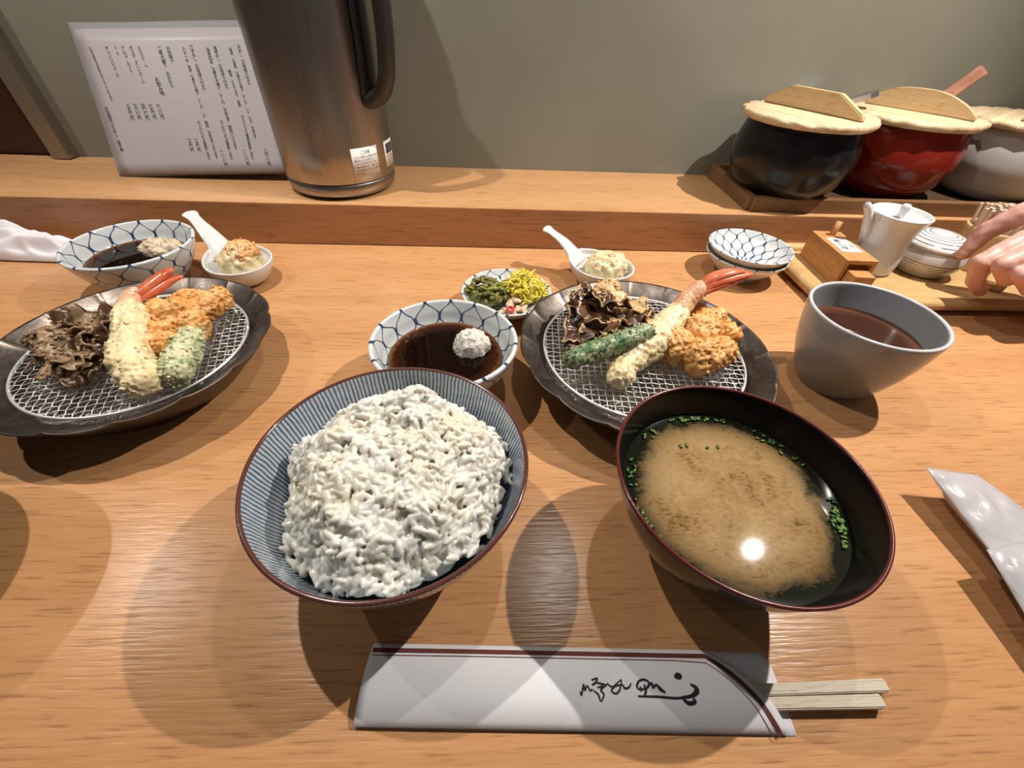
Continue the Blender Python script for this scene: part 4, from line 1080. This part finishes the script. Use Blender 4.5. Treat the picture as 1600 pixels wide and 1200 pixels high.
for i in range(rg):
    for k in range(seg): k2 = (k + 1) % seg; GF.append((i * seg + k, i * seg + k2, (i + 1) * seg + k2, (i + 1) * seg + k))
GV = np.array(GV); rs = random.Random(17)
allV, allF, off = [], [], 0
GFa = np.array(GF)
def grain(c, d, L, w):
    global off
    d = d / np.linalg.norm(d); u = np.cross(d, (0.3, 0.2, 1.0)); u /= np.linalg.norm(u); w_ = np.cross(d, u)
    bend = 0.10 * (GV[:, :1] ** 2) * w_
    allV.append(c + (GV[:, :1] * d + bend) * L + GV[:, 1:2] * u * w + GV[:, 2:3] * w_ * w); allF.append(GFa + off); off += len(GV)
N = 2500; k = 0
while k < N:
    a = rs.uniform(0, 2 * PI); r = 0.0600 * rs.random() ** 0.46; x, y = r * math.cos(a), r * math.sin(a); h = rice_h(x, y)
    if h is None: continue
    e = 0.0015; hx, hy = rice_h(x + e, y), rice_h(x, y + e)
    gx = (hx - h) / e if hx else -1.5; gy = (hy - h) / e if hy else -1.5
    nrm = np.array((-gx, -gy, 1.0)); nrm /= np.linalg.norm(nrm)
    d = np.array([rs.gauss(0, 1) for _ in range(3)]); d /= np.linalg.norm(d); d = d - nrm * (d @ nrm) * rs.uniform(0.55, 1.0)
    L = rs.uniform(0.0034, 0.0044); c = np.array((x, y, h)) + nrm * rs.uniform(-0.0010, 0.0021)
    grain(c, d, L, rs.uniform(0.00140, 0.00175)); k += 1
for x, y in ((-0.0590, 0.0190), (-0.0585, 0.0205), (0.0560, 0.0240), (0.0545, 0.0262), (-0.040, 0.045)):
    r = math.hypot(x, y); z = float(np.interp(r, [0.0345, 0.051, 0.0612, 0.0676], [0.0145, 0.029, 0.0452, 0.0648])) + 0.0016
    grain(np.array((x, y, z)), np.array([rs.gauss(0, 1), rs.gauss(0, 1), 0.5]), 0.0027, 0.0012)
S.add(np.vstack(allV), [tuple(int(i) for i in f) for f in np.vstack(allF)])
me = remeshed(S.V, S.F, 0.00040, 0); me.name = 'cooked_rice'; me.materials.clear(); me.materials.append(RICEM)
me.polygons.foreach_set('use_smooth', [True] * len(me.polygons))
o = link(bpy.data.objects.new('cooked_rice', me)); o.location = (RX, RY, 0); stuff(o)
tag(o, 'heaped mound of white cooked rice in the striped bowl', 'rice')

# ================================================================== soup bowl
SX, SY = 0.1246, 0.1166
outer = [(0.0270, 0.0), (0.0280, 0.0070), (0.0320, 0.0098), (0.0420, 0.0200), (0.0500, 0.0345), (0.0570, 0.0505), (0.0630, 0.0700)]
prof, rim = vessel(outer, 0.0018, 0.0110)
o = lathe('soup_bowl', prof, LACQUER, None, 160, rim); o.location = (SX, SY, 0)
tag(o, 'glossy black lacquer soup bowl with maroon rim, front right', 'bowl')
o = disc('miso_soup', 0.0562, SOUPM, None, 96, 20, lip=0.0003); o.location = (SX, SY, 0.0520)
tag(o, 'cloudy beige miso soup in the black bowl', 'soup')
S = Soup(); rs = random.Random(23)
CH = [(a, r) for a0, n_, sp_ in ((95, 26, 28), (40, 16, 14), (168, 10, 14), (200, 14, 12), (-15, 26, 12), (-28, 14, 8), (130, 8, 12)) for a, r in [(a0 + rs.gauss(0, sp_ * 0.5), 0.0535 - abs(rs.gauss(0, 0.0022))) for _ in range(n_)]]
CH += [(112, 0.034), (118, 0.035), (92, 0.030), (80, 0.031)]
for a, r in CH:
    a = math.radians(a); L = rs.uniform(0.0007, 0.0016); d = rs.uniform(0, 6); c = np.array((r * math.cos(a), r * math.sin(a), 0.0004)); v = np.array((math.cos(d), math.sin(d), 0)) * L
    tv, tf = tube_data([c - v, c, c + v], [0.0006, 0.0008, 0.0006], 6, 0.6); S.add(tv, tf)
o = S.build('chopped_chives', CHIVE); o.location = (SX, SY, 0.0524); stuff(o)
tag(o, 'bits of chopped green chive floating around the soup edge', 'herb')

# ================================================================== chopsticks in a paper sleeve
o0 = None
for k, (x1, y1, rz, lab) in enumerate(((0.1882, 0.0414, 0.4, 'pale wooden chopstick farther from the viewer, in the paper sleeve'), (0.1822, 0.0354, -0.4, 'pale wooden chopstick nearer the viewer, in the paper sleeve'))):
    bm = bmesh.new(); L = 0.200; w = 0.0027
    vs = [[bm.verts.new((x, sy * ww, 0.0030 + sz * ww)) for sy, sz in ((-1, -1), (1, -1), (1, 1), (-1, 1))] for x, ww in ((0, w), (-L, w * 0.6))]
    bm.faces.new(vs[0]); bm.faces.new(vs[1][::-1])
    for i in range(4): j = (i + 1) % 4; bm.faces.new((vs[0][i], vs[1][i], vs[1][j], vs[0][j]))
    bmesh.ops.bevel(bm, geom=bm.edges[:], offset=0.0005, segments=2, affect='EDGES')
    o = finish(bm, 'chopstick', W_STICK); o.location = (x1, y1, 0.0006); o.rotation_euler[2] = math.radians(rz)
    tag(o, lab, 'chopstick', 'pair of chopsticks')
sl = thing('chopstick_sleeve', (0, 0, 0), 'white paper chopstick sleeve with maroon border and brush writing', 'sleeve')
def sl_top(x, y):
    # height of the front sheet over the sticks
    c = 0.0385 - 0.02 * (x - 0.06) * 0; t = (y - 0.0445 + 0.035 * (x - 0.04)) / 0.0165
    return 0.0012 + 0.0058 * max(0.0, 1 - abs(t) ** 2.6) * (0.75 + 0.25 * min(1, max(0, (x + 0.06) / 0.05)))
def sheet_poly(name, pt, nu, nv, zf, parent, th=0.00022):
    V, F = [], []
    for d in (0, th):
        for j in range(nv + 1):
            for i in range(nu + 1): x, y = pt(i / nu, j / nv); V.append((x, y, zf(x, y) + d))
    W = nu + 1; K = W * (nv + 1)
    for j in range(nv):
        for i in range(nu): q = j * W + i; F.append((K + q, K + q + 1, K + q + W + 1, K + q + W)); F.append((q, q + W, q + W + 1, q + 1))
    for i in range(nu): F.append((i, i + 1, K + i + 1, K + i)); q = nv * W + i; F.append((q, K + q, K + q + 1, q + 1))
    for j in range(nv): q = j * W; F.append((q, K + q, K + q + W, q + W)); q = j * W + nu; F.append((q, q + W, K + q + W, K + q))
    return mesh(name, V, F, PAPER, parent, True)
def back_pt(u, v):
    # v = 0 near edge, 1 far edge
    x0 = -0.0603 + 0.0022 * v; y0 = 0.0326 + 0.0325 * v; x1 = 0.1377 + 0.0015 * v - 0.004 * (2 * v - 1) ** 8 * (v > 0.5); y1 = 0.0246 + 0.0325 * v
    return x0 + (x1 - x0) * u, y0 + (y1 - y0) * u
cut = spline([(0.1340, 0.0245), (0.1305, 0.0320), (0.1267, 0.0390), (0.1185, 0.0490), (0.1080, 0.0585)], 8)
cy_ = [p[1] for p in cut]; cx_ = [p[0] for p in cut]
def front_pt(u, v):
    x0 = -0.0603 + 0.0022 * v; y0 = 0.0326 + 0.0325 * v; y1 = 0.0250 + 0.0335 * v
    x1 = float(np.interp(y1, cy_, cx_)); return x0 + (x1 - x0) * u, y0 + (y1 - y0) * u
bs = sheet_poly('back_sheet', back_pt, 30, 10, lambda x, y: 0.0002, sl)
fs = sheet_poly('front_sheet', front_pt, 48, 14, sl_top, sl)
def printed(name, polys, mat, dz):
    S = Soup()
    for V, F in polys: S.add([(x, y, sl_top(x, y) + dz) for x, y, z in V], F)
    return S.build(name, mat, fs, False)
line = [(-0.0575, 0.0617)] + [(-0.0575 + (0.1055 + 0.0575) * k / 20, 0.0617 + (0.0553 - 0.0617) * k / 20) for k in range(1, 20)]
diag = [(0.1050, 0.0554), (0.1135, 0.0478), (0.1212, 0.0388), (0.1265, 0.0300), (0.1297, 0.0247)]
def band(pts, w):
    V, F = [], []; P = [np.array(p) for p in pts]
    for i, p in enumerate(P):
        t = P[min(i + 1, len(P) - 1)] - P[max(i - 1, 0)]; t /= np.linalg.norm(t); n_ = np.array((-t[1], t[0])); V += [(*(p + n_ * w), 0), (*(p - n_ * w), 0)]
    for i in range(len(P) - 1): F.append((2 * i, 2 * i + 1, 2 * i + 3, 2 * i + 2))
    return V, F
dg_ = [tuple(p) for p in spline(diag, 8)]
p = printed('maroon_border', [band(line + dg_, 0.00115), band([(x, y - 0.0024) for x, y in line[:-1]] + [(x - 0.0030, y - 0.0014) for x, y in dg_[2:]], 0.00022)], MAROON, 0.00036); p['label'] = 'maroon printed border'
STROKES = [[(0.04079, 0.04198, 0.00016), (0.04127, 0.04065, 0.00022), (0.04286, 0.04471, 0.00022), (0.04297, 0.04233, 0.00022), (0.04441, 0.04404, 0.00022), (0.04547, 0.04219, 0.00022), (0.04664, 0.04279, 0.00016)], [(0.04682, 0.04615, 0.00022), (0.0496, 0.04682, 0.00022), (0.04829, 0.04499, 0.00022), (0.04679, 0.04422, 0.00016), (0.04851, 0.04515, 0.00022), (0.05193, 0.0445, 0.00022), (0.05331, 0.04407, 0.00016), (0.05167, 0.04315, 0.00016)], [(0.04895, 0.04322, 0.00016), (0.05168, 0.04371, 0.00027), (0.05051, 0.04215, 0.00027), (0.05157, 0.04056, 0.00022), (0.04977, 0.03813, 0.00016), (0.04897, 0.04062, 0.00027), (0.04667, 0.0424, 0.00011)], [(0.05363, 0.04471, 0.00022), (0.05601, 0.04337, 0.00022), (0.05856, 0.04475, 0.00016), (0.06079, 0.04592, 0.00016), (0.05931, 0.04234, 0.00022), (0.05723, 0.04081, 0.00022), (0.0553, 0.0418, 0.00022), (0.05733, 0.04358, 0.00022), (0.06103, 0.04389, 0.00022), (0.06154, 0.04268, 0.00027), (0.06378, 0.04303, 0.00022), (0.06503, 0.04461, 0.00016)], [(0.06956, 0.04147, 0.00022), (0.06748, 0.04294, 0.00027), (0.06883, 0.04517, 0.00027), (0.07168, 0.04583, 0.00027), (0.07358, 0.04441, 0.00027), (0.07178, 0.04245, 0.00027), (0.06928, 0.04227, 0.00022), (0.06905, 0.04331, 0.00022)], [(0.07096, 0.04382, 0.00027), (0.07128, 0.04167, 0.00032), (0.07014, 0.03957, 0.00022)], [(0.07267, 0.04322, 0.00022), (0.07477, 0.04438, 0.00027), (0.07487, 0.04261, 0.00027), (0.07675, 0.04369, 0.00027), (0.07806, 0.04206, 0.00049), (0.0802, 0.04067, 0.00022)], [(0.06713, 0.03957, 0.00022), (0.07626, 0.0392, 0.00027), (0.08479, 0.03845, 0.00027), (0.08935, 0.03896, 0.00027)], [(0.08618, 0.04657, 0.00032), (0.08828, 0.04685, 0.00087), (0.08996, 0.04706, 0.00032)], [(0.0928, 0.04356, 0.00027), (0.09489, 0.04215, 0.00054), (0.09488, 0.04072, 0.00065), (0.09238, 0.0392, 0.00043), (0.08823, 0.03852, 0.00032), (0.08821, 0.03759, 0.00038), (0.08997, 0.03648, 0.00049), (0.09283, 0.03687, 0.00043), (0.09254, 0.03826, 0.00032)]]
p = printed('brush_writing', [ribbon([(x, y, w * 1.7) for x, y, w in s]) for s in STROKES], INK, 0.00045); p['label'] = 'black brush-written characters'

# ================================================================== wrapped towel at right, towel at left
def pad(name, corners, nu, nv, zt, zb, mat, label, cat, seed, wr, parent=None):
    """soft flat package: corners (TL, TR, BR, BL) with rim heights, puffed towards the middle"""
    c = [np.array(p) for p in corners]; O = np.array((c[0][0], c[0][1], 0.0)); V, F = [], []
    for side in (0, 1):
        for j in range(nv + 1):
            for i in range(nu + 1):
                u, v = i / nu, j / nv; p = (1 - v) * ((1 - u) * c[0] + u * c[1]) + v * ((1 - u) * c[3] + u * c[2])
                q = (1 - abs(2 * u - 1) ** 3.0) * (1 - abs(2 * v - 1) ** 4.0)
                w = wr * mnoise.noise(Vector((u * 3.2 + seed, v * 6.0 + u * 2.5, seed))) + 0.6 * wr * (1 - 2 * abs(mnoise.noise(Vector((u * 5 + v * 3, v * 4 - u * 3, seed + 4)))))
                z = p[2] + q * zt + w * min(1.0, q * 2.5 + 0.15) if side else max(p[2] - q * zb, 0.0006) - 0.0002
                V.append(np.array((p[0], p[1], max(z, 0.0009 if side else 0.0004))) - O)
    W = nu + 1; K = W * (nv + 1)
    for j in range(nv):
        for i in range(nu): q = j * W + i; F.append((K + q, K + q + W, K + q + W + 1, K + q + 1)); F.append((q, q + 1, q + W + 1, q + W))
    for i in range(nu): F.append((i, K + i, K + i + 1, i + 1)); q = nv * W + i; F.append((q, q + 1, K + q + 1, K + q))
    for j in range(nv): q = j * W; F.append((q, q + W, K + q + W, K + q)); q = j * W + nu; F.append((q, K + q, K + q + W, q + W))
    bm = bmesh.new(); vs = [bm.verts.new(v) for v in V]
    for f in F: bm.faces.new([vs[k] for k in f])
    o = finish(bm, name, mat, parent, True); o.location = tuple(O)
    return tag(o, label, cat) if label else o
wt = pad('wrapped_towel', [(0.2848, 0.1545, 0.021), (0.3185, 0.1500, 0.019), (0.3560, 0.0740, 0.010), (0.2860, 0.0880, 0.014)], 36, 30, 0.004, 0.012, WRAP, 'milky plastic wrapped hand towel at the right edge of the counter', 'towel', 2.2, 0.0013)
fl = pad('folded_flap', [(0.2772, 0.0992, 0.021), (0.3300, 0.1080, 0.024), (0.3700, 0.0000, 0.010), (0.2680, 0.0150, 0.008)], 34, 34, 0.006, 0.012, WRAP, None, None, 5.1, 0.0014, wt)
fl.location = (0.2772 - 0.2848, 0.0992 - 0.1545, 0)
pad('white_towel', [(-0.620, 0.4880, 0.004), (-0.4920, 0.4930, 0.004), (-0.4560, 0.4450, 0.002), (-0.6200, 0.4500, 0.002)], 60, 40, 0.019, 0.002, CLOTH, 'rumpled white hand towel beside the left sauce bowl', 'towel', 7.3, 0.0115)
# unseen bowl added just past the left edge to cast a shadow
outer = [(0.0270, 0.0), (0.0280, 0.0070), (0.0320, 0.0098), (0.0440, 0.0200), (0.0540, 0.0345), (0.0620, 0.0505), (0.0670, 0.0680)]
prof, rim = vessel(outer, 0.0018, 0.0110)
o = lathe('soup_bowl', prof, LACQUER, None, 96, rim); o.location = (-0.325, 0.112, 0)
tag(o, 'unseen black lacquer bowl added past the left edge for its shadow', 'bowl')

# ================================================================== neighbour's hand
V3 = lambda *p: np.array(p)
fing = [
    ([V3(0.579, 0.385, 0.1010), V3(0.5361, 0.398, 0.1060), V3(0.5252, 0.404, 0.0950), V3(0.5138, 0.412, 0.0751), V3(0.5069, 0.4105, 0.0502)], [0.0165, 0.0135, 0.0112, 0.0096, 0.0066]),    # thumb, tip on the jar lid
    ([V3(0.5600, 0.372, 0.0915), V3(0.5210, 0.380, 0.0800), V3(0.4893, 0.376, 0.0572), V3(0.4991, 0.375, 0.0378), V3(0.5200, 0.379, 0.0235)], [0.0124, 0.0104, 0.0087, 0.0078, 0.0062]),    # index, bent down
    ([V3(0.5660, 0.360, 0.0860), V3(0.5220, 0.362, 0.0794), V3(0.4900, 0.358, 0.0640), V3(0.5075, 0.358, 0.0490), V3(0.5260, 0.362, 0.0500)], [0.0124, 0.0104, 0.0086, 0.0078, 0.0064]),    # middle
    ([V3(0.5740, 0.348, 0.0790), V3(0.5312, 0.348, 0.0737), V3(0.5000, 0.344, 0.0610), V3(0.5190, 0.343, 0.0470), V3(0.5370, 0.348, 0.0490)], [0.0118, 0.0098, 0.0082, 0.0074, 0.0060]),    # ring
    ([V3(0.5800, 0.336, 0.0720), V3(0.5420, 0.334, 0.0670), V3(0.5164, 0.330, 0.0565), V3(0.5330, 0.330, 0.0450), V3(0.5480, 0.334, 0.0480)], [0.0106, 0.0088, 0.0074, 0.0066, 0.0054]),    # little finger
]
SP = []
for pts, rad in fing: SP += chain(pts, rad)
for a in ((0.5600, 0.372, 0.0915), (0.5660, 0.360, 0.0860), (0.5740, 0.348, 0.0790), (0.5800, 0.336, 0.0720), (0.579, 0.385, 0.1010)):
    SP += chain([V3(*a), V3(0.635, 0.352, 0.094)], [0.0140, 0.0205])
SP += chain([V3(0.635, 0.352, 0.094), V3(0.665, 0.330, 0.103), V3(0.720, 0.260, 0.130), V3(0.770, 0.170, 0.160)], [0.0205, 0.0225, 0.0300, 0.0380])
SP += chain([V3(0.610, 0.345, 0.082), V3(0.575, 0.333, 0.052)], [0.0210, 0.0170])
o = blob('person', [(x - 0.635, y - 0.352, z, r) for x, y, z, r in SP], SKIN, None, 0.0014, 4, ((0.0005, 160, 'n'),), 0)
o.location = (0.635, 0.352, 0); tag(o, 'hand of a person reaching from the right to the striped jar lid', 'person')
hand = o
S = Soup(); cb, db = np.array((0.5480, 0.3945, 0.1050)), np.array((0.043, -0.013, -0.005)); db = db / np.linalg.norm(db)
ub = np.cross(db, (0, 0, 1.0)); ub /= np.linalg.norm(ub); wb = np.cross(ub, db)
for k in range(22):
    an = 2 * PI * k / 22; q = cb + 0.0148 * (math.cos(an) * ub + math.sin(an) * wb) - np.array((0.635, 0.352, 0))
    S.add(ICO1_V * np.array((0.0034, 0.0024, 0.0034)) + q, ICO1_F)
b_ = S.build('beaded_band', plain('band_grey', (0.20, 0.19, 0.22), 0.3, metal=0.5), hand); b_['label'] = 'grey beaded band'
